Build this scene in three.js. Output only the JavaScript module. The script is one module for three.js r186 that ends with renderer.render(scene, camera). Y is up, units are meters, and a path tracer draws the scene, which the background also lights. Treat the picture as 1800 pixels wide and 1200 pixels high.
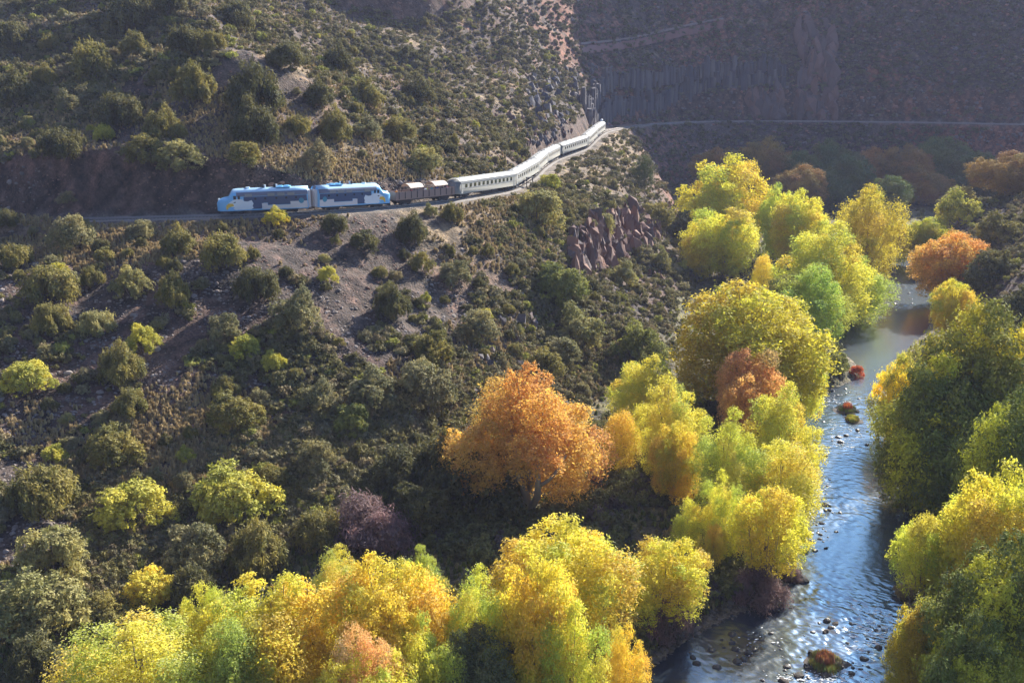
import * as THREE from 'three';
import { Sky } from 'three/addons/objects/Sky.js';
import { mergeGeometries } from 'three/addons/utils/BufferGeometryUtils.js';
import { MarchingCubes } from 'three/addons/objects/MarchingCubes.js';

// ---------------------------------------------------------------- camera, sky, sun, exposure
const scene = new THREE.Scene();
const F = 1750, PITCH = Math.atan(485 / F), EYE = 57;           // a 35 mm lens, 57 m above the river
const camera = new THREE.PerspectiveCamera(2 * Math.atan(600 / F) * 180 / Math.PI, 1024 / 682, 1, 6000);
camera.position.set(0, EYE, 0); camera.rotation.set(-PITCH, 0, 0);
scene.add(camera);
const SUN_AZ = 38, SUN_EL = 30, rad = Math.PI / 180;
const sunDir = new THREE.Vector3(Math.sin(SUN_AZ * rad) * Math.cos(SUN_EL * rad), Math.sin(SUN_EL * rad), -Math.cos(SUN_AZ * rad) * Math.cos(SUN_EL * rad));
const sky = new Sky(); sky.name = 'sky'; sky.scale.setScalar(5000); sky.userData.kind = 'structure';
sky.material.uniforms.turbidity.value = 2.5; sky.material.uniforms.rayleigh.value = 1.25; sky.material.uniforms.mieCoefficient.value = 0.007;
sky.material.uniforms.sunPosition.value.copy(sunDir);
scene.add(sky);
scene.environmentIntensity = 0.115;
const sun = new THREE.DirectionalLight(new THREE.Color(1, 0.93, 0.8), 5);
sun.position.copy(sunDir).multiplyScalar(900).add(new THREE.Vector3(0, 0, -220)); sun.target.position.set(0, 0, -220);
sun.castShadow = true; sun.shadow.mapSize.set(4096, 4096);
Object.assign(sun.shadow.camera, { left: -420, right: 420, top: 420, bottom: -420, near: 10, far: 2500 });
scene.add(sun, sun.target);
const renderer = new THREE.WebGLRenderer({ antialias: true });
renderer.toneMapping = THREE.LinearToneMapping; renderer.toneMappingExposure = 3.45;
renderer.shadowMap.enabled = true;
scene.fog = new THREE.FogExp2(new THREE.Color(0.66, 0.70, 1.0), 0.00015);

// ---------------------------------------------------------------- random numbers, noise, pixels
function rng(seed) { let a = (seed * 2654435761) >>> 0; return () => { a = (a + 0x6D2B79F5) | 0; let t = Math.imul(a ^ (a >>> 15), 1 | a); t = (t + Math.imul(t ^ (t >>> 7), 61 | t)) ^ t; return ((t ^ (t >>> 14)) >>> 0) / 4294967296; }; }
const { sin, cos, abs, min, max, sqrt, floor, PI, hypot } = Math;
const lerp = (a, b, t) => a + (b - a) * t, clamp = (x, a = 0, b = 1) => min(b, max(a, x)), sstep = (a, b, x) => { const t = clamp((x - a) / (b - a)); return t * t * (3 - 2 * t); };
const PERM = (() => { const r = rng(77), p = [...Array(256).keys()]; for (let i = 255; i > 0; i--) { const j = floor(r() * (i + 1)); [p[i], p[j]] = [p[j], p[i]]; } return Uint8Array.from([...p, ...p]); })();
function noise(x, y) {                                           // value noise, -1..1
  const ix = floor(x), iy = floor(y), fx = x - ix, fy = y - iy, u = fx * fx * (3 - 2 * fx), v = fy * fy * (3 - 2 * fy);
  const h = (a, b) => PERM[PERM[a & 255] + (b & 255)] / 127.5 - 1;
  return lerp(lerp(h(ix, iy), h(ix + 1, iy), u), lerp(h(ix, iy + 1), h(ix + 1, iy + 1), u), v);
}
function fbm(x, y, o = 4) { let s = 0, a = 0.5; for (let i = 0; i < o; i++) { s += a * noise(x, y); x = x * 2.03 + 17.1; y = y * 2.03 + 9.7; a *= 0.5; } return s; }
const CP = cos(PITCH), SP = sin(PITCH);
function ray(px, py) { const u = (px - 900) / F, v = (600 - py) / F; return [u, v * CP - SP, CP + v * SP]; }   // x, y, forward per metre of depth
const atDepth = (px, py, t) => { const r = ray(px, py); return { x: r[0] * t, y: EYE + r[1] * t, d: r[2] * t }; };
const atHeight = (px, py, h) => atDepth(px, py, (h - EYE) / ray(px, py)[1]);
function project(x, y, d) { const t = d * CP - (y - EYE) * SP; return [900 + F * x / t, 600 - F * ((y - EYE) * CP + d * SP) / t, t]; }

// ---------------------------------------------------------------- registering objects
const used = {};
function numbered(n) { const k = used[n] = (used[n] ?? -1) + 1; return k ? n + '_' + String(k).padStart(3, '0') : n; }
const finish = (o) => { o.traverse((m) => { if (m.isMesh) { m.castShadow = m.receiveShadow = true; } }); return o; };
function tag(o, label, category, group, kind) { if (label) o.userData.label = label; if (category) o.userData.category = category; if (group) o.userData.group = group; if (kind) o.userData.kind = kind; return o; }
function thing(name, label, category, group) { const o = new THREE.Group(); o.name = numbered(name); tag(o, label, category, group); scene.add(o); return o; }
function part(name, g, m, parent, kind) { const o = new THREE.Mesh(g, m); o.name = name; o.castShadow = o.receiveShadow = true; if (kind) o.userData.kind = kind; parent.add(o); return o; }
function struct(name, g, m, kind = 'structure') { const o = part(numbered(name), g, m, scene, kind); return o; }
const std = (r, g, b, o = {}) => { const m = new THREE.MeshStandardMaterial({ roughness: 0.85, side: THREE.DoubleSide, ...o }); m.color.setRGB(r, g, b); return m; };
const leafMat = (r = 1, g = 1, b = 1, tr = 0.45) => { const m = new THREE.MeshPhysicalMaterial({ roughness: 0.95, transmission: tr, thickness: 0, vertexColors: true, side: THREE.DoubleSide, specularIntensity: 0.5 }); m.color.setRGB(r, g, b); return m; };

// ---------------------------------------------------------------- the railway line (photo column, row, metres from the lens)
const linePx = [[-900, 420, 215], [-500, 402, 196], [-200, 392, 185], [0, 388, 180], [200, 383, 177], [385, 378, 176], [468, 375, 176.4], [550, 371, 178.2], [618, 367.5, 182.4], [683, 362.5, 188.5], [740, 357, 194.5], [797, 350, 201],
  [845, 342.5, 212], [891, 333.5, 224], [915, 322.5, 236.5], [935, 309, 249.5], [943, 301, 262], [952, 293, 275], [975, 279, 302], [1002, 269, 316], [1025, 260, 330], [1036, 251, 343], [1043, 244, 357], [1058, 232.5, 383], [1078, 226.5, 408], [1105, 222.5, 434], [1150, 217.5, 461], [1230, 213.5, 484], [1330, 212, 494], [1450, 212.5, 490], [1620, 214.5, 478], [1800, 218, 463], [2100, 226, 452], [2600, 236, 470]];
const lineCurve = new THREE.CatmullRomCurve3(linePx.map(([x, y, t]) => { const p = atDepth(x, y, t); return new THREE.Vector3(p.x, p.y, -p.d); }), false, 'centripetal');
const LP = lineCurve.getSpacedPoints(700), LSEG = lineCurve.getLength() / 700;
const trackU = (px) => { let b = 0, e = 1e9; LP.forEach((p, i) => { const q = project(p.x, p.y, -p.z); if (q[0] > -800 && abs(q[0] - px) < e && (px > 1058 || q[2] < 386)) { e = abs(q[0] - px); b = i; } }); return b; };
const COARSE = []; for (let i = 0; i <= 700; i += 3) COARSE.push(LP[i]);
function nearTrack(x, d) {                                       // signed distance (uphill positive), index along the line, height of the line
  let best = 1e12, bi = 0, bt = 0;
  for (let i = 0; i < COARSE.length - 1; i++) {
    const a = COARSE[i], b = COARSE[i + 1], ex = b.x - a.x, ed = a.z - b.z, t = clamp(((x - a.x) * ex + (d + a.z) * ed) / (ex * ex + ed * ed)), q = (x - a.x - ex * t) ** 2 + (d + a.z - ed * t) ** 2;
    if (q < best) { best = q; bi = i; bt = t; }
  }
  const a = COARSE[bi], b = COARSE[bi + 1], side = (b.x - a.x) * (d + a.z) - (a.z - b.z) * (x - a.x);
  return [sqrt(best) * (side > 0 ? 1 : -1), (bi + bt) * 3, lerp(a.y, b.y, bt)];
}
const U_LEFT = trackU(0), U_CAB = trackU(390), U_GON = trackU(740), U_CAR = trackU(800), U_MID = trackU(935), U_END = trackU(1057), U_FAR = trackU(1150), U_FAR2 = trackU(1330);

// ---------------------------------------------------------------- terrain
const footPx = [[-700, 1215], [-200, 1215], [60, 1165], [250, 1060], [480, 990], [700, 958], [880, 890], [1000, 800], [1090, 690], [1185, 640], [1212, 560], [1225, 480], [1218, 420], [1195, 372], [1185, 342], [1260, 334], [1400, 330], [1600, 328], [1900, 331], [2400, 345]];
const foot = new THREE.CatmullRomCurve3(footPx.map(([x, y]) => { const p = atHeight(x, y, 2.6); return new THREE.Vector3(p.x, 0, -p.d); }), false, 'centripetal').getSpacedPoints(140);
function distLine(pts, x, d) { let b = 1e12; for (let i = 0; i < pts.length - 1; i++) { const p = pts[i], q = pts[i + 1], ex = q.x - p.x, ed = p.z - q.z, t = clamp(((x - p.x) * ex + (d + p.z) * ed) / (ex * ex + ed * ed)); b = min(b, (x - p.x - ex * t) ** 2 + (d + p.z - ed * t) ** 2); } return sqrt(b); }
function inside(poly, x, d) { let c = false; for (let i = 0, j = poly.length - 1; i < poly.length; j = i++) { const a = poly[i], b = poly[j]; if ((-a.z > d) !== (-b.z > d) && x < ((b.x - a.x) * (d + a.z)) / (a.z - b.z) + a.x) c = !c; } return c; }
const closed = (pts) => [...pts, pts[0]];
const footPoly = [...foot, ...[[1500, 600], [1500, -400], [-1500, -400], [-1500, 120]].map(([x, d]) => new THREE.Vector3(x, 0, -d))];   // the valley floor lies inside
const leftBank = [[900, 1330], [1010, 1240], [1150, 1175], [1235, 1120], [1330, 1075], [1395, 1035], [1408, 985], [1392, 930], [1400, 880], [1418, 840], [1416, 760], [1424, 715], [1450, 690], [1500, 672], [1522, 650], [1500, 628], [1462, 608], [1466, 585], [1500, 550], [1545, 512], [1580, 478], [1572, 452], [1555, 425], [1520, 398], [1450, 380]];
const rightBank = [[1570, 1330], [1566, 1200], [1572, 1120], [1575, 1040], [1612, 960], [1668, 912], [1672, 870], [1630, 800], [1590, 740], [1562, 680], [1580, 630], [1625, 575], [1636, 530], [1622, 492], [1604, 462], [1590, 430], [1560, 402], [1480, 372]];
const bank = (l) => new THREE.CatmullRomCurve3(l.map(([x, y]) => { const p = atHeight(x, y, 0.1); return new THREE.Vector3(p.x, 0, -p.d); }), false, 'centripetal').getSpacedPoints(70);
const riverPoly = [...bank(leftBank), ...bank(rightBank).reverse()], riverRing = closed(riverPoly);
const spurPoly = [[86, 188], [97, 222], [108, 262], [119, 300], [133, 340], [170, 372], [260, 392], [700, 420], [700, 110], [190, 120], [125, 150]].map(([x, d]) => new THREE.Vector3(x, 0, -d)), spurRing = closed(spurPoly);
const cliffAt = atHeight(1075, 425, 17), cliffAt2 = atHeight(1135, 400, 17);
function height(x, d) {
  const n1 = fbm(x * 0.012, d * 0.012, 4), n2 = fbm(x * 0.07 + 40, d * 0.07, 4), n3 = fbm(x * 0.31 + 7, d * 0.31, 3);
  const [s, u, ty] = nearTrack(x, d);
  const rock = n2 * 1.6 + n3 * 0.55;
  if (s >= 0) {
    // ledge, cut wall, slope
    const far = sstep(386, 440, d), east = sstep(-28, 8, x), bend = sstep(235, 330, d) * (1 - far);
    const cut = lerp(10.5, 3, sstep(-62, -24, x)) * (1 - 0.7 * sstep(-22, -8, x)) + 6 * bend * east + 12 * far;
    const off = 3.4 + 10 * far * (1 - sstep(60, 150, x)), q = s - off;
    if (q < 0) return ty - 0.35 + 0.12 * n3 * sstep(2.4, 3.4, s);
    const k = lerp(lerp(0.36, 0.58, sstep(-60, 0, x)), 0.92, far), wall = cut * sstep(0, cut * 0.42 + 1.2, q + 0.9 * n3);
    let up = k * max(0, q - cut * 0.3);
    up += 2.4 * sin((up + n1 * 14) / 13 * 2 * PI) * sstep(4, 16, q) * (1 - 0.6 * east);
    up += far * (4 * abs(noise(x * 0.19, q * 0.02)) * sstep(2, 25, q) + 10 * abs(noise(x * 0.045 + 3, 0.4)) * sstep(6, 50, q));
    const crest = lerp(95, 150, far); up = up > crest ? crest + (up - crest) * 0.35 : up;  // far crest lies out of view, raised so it shades the far wood
    return ty - 0.35 + wall + up + rock * sstep(0.5, 6, q) * 1.1 + n1 * 7 * sstep(12, 60, q);
  }
  let floor = 2.5 + n1 * 1.2 + n2 * 0.5 + n3 * 0.12;
  const spur = inside(spurPoly, x, d);
  if (spur) { const e = distLine(spurRing, x, d); floor += e * 0.6 * sstep(0, 14, e) - max(0, e - 55) * 0.45 + rock * sstep(2, 10, e) + n1 * 6 * sstep(10, 40, e); }
  if (!inside(footPoly, x, d)) {
    const a = -s, b = distLine(foot, x, d), bench = 4.2;
    if (a < bench - 1) return ty - 0.35 + 0.1 * n3;
    const a2 = a - bench, t = clamp(a2 / (a2 + b)), drop = ty - 0.4 - 2.6;
    let f = lerp(t, sstep(0, 1, t), 0.35);
    const w2 = sstep(205, 255, d) * (1 - sstep(400, 430, d)); f = lerp(f, t ** 1.9, 0.75 * w2);
    const w = Math.exp(-(((x - cliffAt.x) / 17) ** 2 + ((d - cliffAt.d) / 26) ** 2)) ;
    f = lerp(f, t < 0.42 ? t * 0.62 : t < 0.5 ? lerp(0.26, 0.6, (t - 0.42) / 0.08) : lerp(0.6, 1, (t - 0.5) / 0.5), clamp(w * 1.25));
    const berm = 2.5 * sstep(U_LEFT - 60, U_LEFT, u) * (1 - sstep(U_CAB - 26, U_CAB - 8, u)) * sstep(0, 2.2, a2) * (1 - sstep(3, 7, a2));
    return ty - 0.4 - drop * f + berm + rock * sstep(1, 7, a2) * sstep(0, 5, b) * 1.15 + n1 * 3.5 * sstep(5, 20, a2) * sstep(0, 14, b);
  }
  if (d > 20 && d < 400 && x > -30 && x < 190) {
    const e = distLine(riverRing, x, d), inn = inside(riverPoly, x, d);
    floor = inn ? -0.15 - min(1.4, e * 0.35) + n3 * 0.1 : lerp(-0.1, floor, sstep(0, 5.5, e + n2 * 1.3 - 0.2));
  }
  return floor;
}
function steps(list) { const out = []; for (let i = 0; i < list.length - 1; i++) { const [a, st] = list[i], b = list[i + 1][0]; for (let v = a; v < b - 1e-6; v += st) out.push(v); } out.push(list[list.length - 1][0]); return out; }
const GX = steps([[-1600, 200], [-400, 40], [-240, 6], [-150, 1.15], [170, 1.6], [300, 6], [420, 60], [900, 200], [1700, 0]]);
const GD = steps([[-500, 120], [-20, 20], [60, 2], [80, 0.9], [215, 1.15], [330, 1.6], [640, 6], [760, 60], [1000, 200], [1600, 0]]);
const HG = new Float32Array(GX.length * GD.length);
GD.forEach((d, j) => GX.forEach((x, i) => { HG[j * GX.length + i] = height(x, d); }));
const finder = (g, lo, hi) => { const n = 8000, tab = new Int32Array(n + 1); let k = 0; for (let i = 0; i <= n; i++) { const v = lo + (hi - lo) * i / n; while (k < g.length - 2 && g[k + 1] <= v) k++; tab[i] = k; } return (v) => { let i = tab[clamp(floor((v - lo) / (hi - lo) * n), 0, n)]; while (i < g.length - 2 && g[i + 1] <= v) i++; return i; }; };
const fx = finder(GX, -1600, 1700), fd = finder(GD, -500, 1600);
function ground(x, d) { const i = fx(x), j = fd(d), a = clamp((x - GX[i]) / (GX[i + 1] - GX[i])), b = clamp((d - GD[j]) / (GD[j + 1] - GD[j])), n = GX.length, o = j * n + i; return lerp(lerp(HG[o], HG[o + 1], a), lerp(HG[o + n], HG[o + n + 1], a), b); }
function hit(px, py) { const r = ray(px, py); let t = 55; for (; t < 900; t += 0.4) if (EYE + r[1] * t < ground(r[0] * t, r[2] * t)) break; return { x: r[0] * t, d: r[2] * t, y: ground(r[0] * t, r[2] * t), t }; }
const slopeAt = (x, d) => { const e = 1.2; return hypot(ground(x + e, d) - ground(x - e, d), ground(x, d + e) - ground(x, d - e)) / (2 * e); };

// ground colours: soil, dry grass, red earth, dark basalt, river gravel
function soil(x, d) {
  const n = fbm(x * 0.05 + 3, d * 0.05, 4), m = fbm(x * 0.4, d * 0.4 + 50, 3), [s, u] = nearTrack(x, d), sl = slopeAt(x, d), y = ground(x, d);
  let c = [0.115 + 0.038 * n, 0.084 + 0.027 * n, 0.07 + 0.017 * n];
  const mixTo = (q, k) => { k = clamp(k); c = c.map((v, i) => lerp(v, q[i], k)); };
  mixTo([0.31, 0.23, 0.135], sstep(-0.1, 0.35, n + 0.5 * m - 0.1 + (s > 0 ? 0.02 : -0.42)) * (1 - sstep(0.5, 0.95, sl)));
  if (s < 0 && u > U_GON - 10 && u < U_END + 20) mixTo([0.38, 0.28, 0.16], (1 - sstep(8, 30, -s)) * (0.55 + m));
  if (s < 0 && u < U_CAB) mixTo([0.37, 0.29, 0.19], (1 - sstep(7, 11, -s)) * (0.8 + m));
  mixTo([0.30, 0.135, 0.09], sstep(0.05, 0.4, m * 0.7 + fbm(x * 0.03 + 90, d * 0.03, 3)) * (u > U_END ? 0.8 : s < 0 ? 0.2 : 0.3) + sstep(0.9, 1.6, sl) * (s < 0 ? 0.9 : 0.15));
  if (abs(s) < 4.2) mixTo([0.21, 0.175, 0.15], 0.8 + 0.4 * m);
  if (y < 5 && s < 0 && d < 460) { mixTo([0.15, 0.14, 0.06], 0.8 + m); mixTo([0.26, 0.22, 0.17], 1 - sstep(-0.1, 0.5, y + m * 0.3)); }
  return c.map((v) => max(0.02, v * (1 + 0.35 * m)));
}
{
  const n = GX.length, pos = new Float32Array(HG.length * 3), uv = new Float32Array(HG.length * 2), col = new Float32Array(HG.length * 3), idx = [];
  GD.forEach((d, j) => GX.forEach((x, i) => { const o = j * n + i; pos.set([x, HG[o], -d], o * 3); uv.set([x / 14, (d + HG[o] * 0.7) / 14], o * 2); col.set(abs(x) < 500 && d > 40 && d < 800 ? soil(x, d) : [0.16, 0.12, 0.09], o * 3); }));
  for (let j = 0; j < GD.length - 1; j++) for (let i = 0; i < n - 1; i++) { const a = j * n + i; idx.push(a, a + 1, a + n, a + 1, a + n + 1, a + n); }
  const g = new THREE.BufferGeometry();
  g.setAttribute('position', new THREE.BufferAttribute(pos, 3)); g.setAttribute('uv', new THREE.BufferAttribute(uv, 2)); g.setAttribute('color', new THREE.BufferAttribute(col, 3)); g.setIndex(idx); g.computeVertexNormals();
  const S = 1024, px = new Uint8Array(S * S * 4), bump = new Uint8Array(S * S * 4), r = rng(5);
  const tile = (x, y, f, o) => { let s = 0, a = 0.5; for (let k = 0; k < o; k++) { const X = x * f, Y = y * f, w = (A, B) => noise(A, B), bx = X / f, by = Y / f; s += a * lerp(lerp(w(X, Y), w(X - f, Y), bx), lerp(w(X, Y - f), w(X - f, Y - f), bx), by); f *= 2; a *= 0.55; } return s; };
  for (let y = 0; y < S; y++) for (let x = 0; x < S; x++) {
    const o = (y * S + x) * 4, a = tile(x / S, y / S, 10, 5), b = tile((x / S + 0.37) % 1, y / S, 60, 2), peb = r() < 0.03 ? 0.3 : 0, v = clamp(0.62 + a * 0.5 + b * 0.4 + peb);
    px.set([255 * v, 255 * clamp(v * 0.98), 255 * clamp(v * 0.95), 255], o); const h = 255 * clamp(0.5 + a * 0.6 + b * 0.5 + peb * 0.5); bump.set([h, h, h, 255], o);
  }
  const tex = (d, srgb) => { const t = new THREE.DataTexture(d, S, S); t.wrapS = t.wrapT = THREE.RepeatWrapping; t.magFilter = THREE.LinearFilter; if (srgb) t.colorSpace = THREE.SRGBColorSpace; t.needsUpdate = true; return t; };
  const m = new THREE.MeshStandardMaterial({ vertexColors: true, roughness: 1, map: tex(px, true), bumpMap: tex(bump), bumpScale: 0.35 });
  m.color.setRGB(1.7, 1.7, 1.7);
  struct('hillside_terrain', g, m);
}

// ---------------------------------------------------------------- river
{
  const st = 0.2, keep = new Map(), pos = [], idx = [], r = rng(9);
  const inner = (x, d) => inside(riverPoly, x, d) || distLine(riverRing, x, d) < 1.6;
  const riffles = [[1480, 715, 9], [1470, 790, 9], [1440, 870, 9], [1500, 1110, 12], [1540, 1060, 10], [1450, 1190, 12], [1430, 900, 6], [1580, 500, 9], [1600, 540, 5]].map(([x, y, q]) => ({ ...atHeight(x, y, 0), q }));
  const wave = (x, d) => {
    let a = 0.0035; for (const f of riffles) a += 0.032 * Math.exp(-((x - f.x) ** 2 + (d - f.d) ** 2) / (f.q * f.q));
    return a * (0.8 * noise(x * 1.3, d * 1.9) + 0.6 * noise(x * 2.6 + 8, d * 3.4) + 0.5 * noise(x * 0.45, d * 0.8 + 5) + 0.42 * noise(x * 4.6, d * 4.9));
  };
  const cells = new Map(), V = (i, j) => { const k = i * 8192 + j; if (!keep.has(k)) { keep.set(k, pos.length / 3); const x = -30 + i * st, d = 60 + j * st; pos.push(x, wave(x, d), -d); } return keep.get(k); };
  for (let j4 = 0; j4 < 330; j4++) for (let i4 = 0; i4 < 200; i4++) {
    const x = -30 + (i4 + 0.5) * 1.2, d = 60 + (j4 + 0.5) * 1.2; if (!inner(x, d)) continue;
    for (let a = 0; a < 6; a++) for (let b = 0; b < 6; b++) { const i = i4 * 6 + a, j = j4 * 6 + b, p = V(i, j), q = V(i + 1, j), s = V(i, j + 1), t = V(i + 1, j + 1); idx.push(p, q, s, q, t, s); }
  }
  const g = new THREE.BufferGeometry(); g.setAttribute('position', new THREE.Float32BufferAttribute(pos, 3)); g.setIndex(idx); g.computeVertexNormals();
  const m = new THREE.MeshPhysicalMaterial({ roughness: 0.2, ior: 1.8, specularIntensity: 2 }); m.color.setRGB(0.02, 0.035, 0.055);
  struct('river_water', g, m);
}

// ---------------------------------------------------------------- foliage
class Leaves {
  constructor() { this.p = []; this.n = []; this.c = []; this.i = []; }
  add(x, y, z, nx, ny, nz, size, stretch, col, r, up = 0) {
    let l = hypot(nx, ny, nz) || 1; nx /= l; ny /= l; nz /= l;
    let ax = r() - 0.5, ay = r() - 0.5 + up, az = r() - 0.5, k = ax * nx + ay * ny + az * nz; ax -= k * nx; ay -= k * ny; az -= k * nz; l = hypot(ax, ay, az) || 1; ax *= size * stretch / l; ay *= size * stretch / l; az *= size * stretch / l;
    const bx = (ny * az - nz * ay) / stretch * 0.62, by = (nz * ax - nx * az) / stretch * 0.62, bz = (nx * ay - ny * ax) / stretch * 0.62, o = this.p.length / 3;
    this.p.push(x - ax, y - ay, z - az, x + bx, y + by, z + bz, x + ax, y + ay, z + az, x - bx, y - by, z - bz);
    const v = 0.78 + 0.44 * r();
    for (let q = 0; q < 4; q++) { this.n.push(nx, ny, nz); this.c.push(col[0] * v, col[1] * v, col[2] * v); }
    this.i.push(o, o + 2, o + 1, o, o + 3, o + 2);
  }
  build() { const g = new THREE.BufferGeometry(); g.setAttribute('position', new THREE.Float32BufferAttribute(this.p, 3)); g.setAttribute('normal', new THREE.Float32BufferAttribute(this.n, 3)); g.setAttribute('color', new THREE.Float32BufferAttribute(this.c, 3)); g.setIndex(this.i); return g; }
}
const gauss = (r) => (r() + r() + r() - 1.5) * 1.15;
function onSphere(r) { const y = r() * 2 - 1, a = r() * 2 * PI, q = sqrt(1 - y * y); return [q * cos(a), y, q * sin(a)]; }
function fillLobes(L, lobes, n, size, r, o = {}) {               // leaves in clumps over the skin of every lobe, a share of them inside
  let total = 0; for (const b of lobes) total += b.r * b.r;
  for (const b of lobes) {
    const count = n * b.r * b.r / total, clumps = max(4, count / (o.per ?? 26));
    for (let k = 0; k < clumps; k++) {
      let v = onSphere(r); if (v[1] < -0.35 && r() < 0.7) v[1] = -v[1];
      const q = r() < 0.16 ? 0.35 + 0.4 * r() : r() < 0.1 ? 1.05 + 0.3 * r() : 0.82 + 0.24 * r(), cx = b.x + v[0] * b.r * q, cy = b.y + v[1] * b.r * q * (b.sy ?? 0.9), cz = b.z + v[2] * b.r * q; if (o.reject && lobes.some((e) => e !== b && ((cx - e.x) / e.r) ** 2 + ((cy - e.y) / (e.r * (e.sy ?? 0.9))) ** 2 + ((cz - e.z) / e.r) ** 2 < 0.55) && r() < 0.85) continue; const cr = b.r * (o.clump ?? 0.2) * (0.7 + 0.6 * r());
      for (let e = 0; e < (o.per ?? 26); e++) {
        const gx = gauss(r), gy = gauss(r) * (o.tall ?? 0.8), gz = gauss(r);
        L.add(cx + gx * cr, cy + gy * cr, cz + gz * cr, v[0] + (r() - 0.5) * 2.2, v[1] + 0.25 + (r() - 0.5) * 2.2, v[2] + (r() - 0.5) * 2.2, size * (0.7 + 0.6 * r()), o.stretch ?? 1, b.c, r, o.up ?? 0);
      }
    }
  }
}
function tube(points, r0, r1, sides = 6, seg = 6) {              // a tapered limb
  const c = new THREE.CatmullRomCurve3(points.map((p) => new THREE.Vector3(...p))), g = new THREE.TubeGeometry(c, seg, 1, sides), p = g.attributes.position, q = new THREE.Vector3();
  for (let i = 0; i <= seg; i++) { c.getPointAt(i / seg, q); const k = lerp(r0, r1, i / seg); for (let j = 0; j <= sides; j++) { const o = i * (sides + 1) + j; p.setXYZ(o, q.x + (p.getX(o) - q.x) * k, q.y + (p.getY(o) - q.y) * k, q.z + (p.getZ(o) - q.z) * k); } }
  return g;
}
const bark = std(0.20, 0.165, 0.13), paleBark = std(0.25, 0.215, 0.175), twigBark = std(0.16, 0.12, 0.115);
// palettes: base colours of the leaves, picked per bough
const PAL = {
  gold: [0.76, 0.63, 0.065], yellow: [0.76, 0.68, 0.07], lime: [0.62, 0.62, 0.07], limegreen: [0.46, 0.48, 0.07], amber: [0.75, 0.57, 0.06], orange: [0.70, 0.41, 0.09], salmon: [0.72, 0.45, 0.16],
  olive: [0.56, 0.50, 0.035], green: [0.11, 0.14, 0.035], crown: [0.21, 0.225, 0.04], silver: [0.19, 0.195, 0.075], rust: [0.42, 0.25, 0.07], shadegreen: [0.19, 0.21, 0.06],  // the far wood keeps plain rust and olive green leaves
};
const MIX = { even: [[1, 1, 1], [1, 1.06, 1], [1.02, 0.92, 1], [0.88, 0.97, 1], [0.72, 0.88, 1.05], [0.97, 1, 1], [0.85, 0.76, 1]], two: [[1, 1, 1], [0.82, 0.93, 1.05], [1, 1, 1], [1.05, 1.02, 1], [1.03, 0.9, 1], [0.68, 0.8, 1.05]], mixed: [[1, 1, 1], [1.6, 1.5, 1], [2.6, 2.3, 1], [0.8, 0.85, 1], [2.1, 1.95, 1], [0.9, 1, 1], [2.4, 2.2, 1]] };  // mixed: autumn yellow plus bright boughs that stand for sunlit tops
const FORMS = {};
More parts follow.
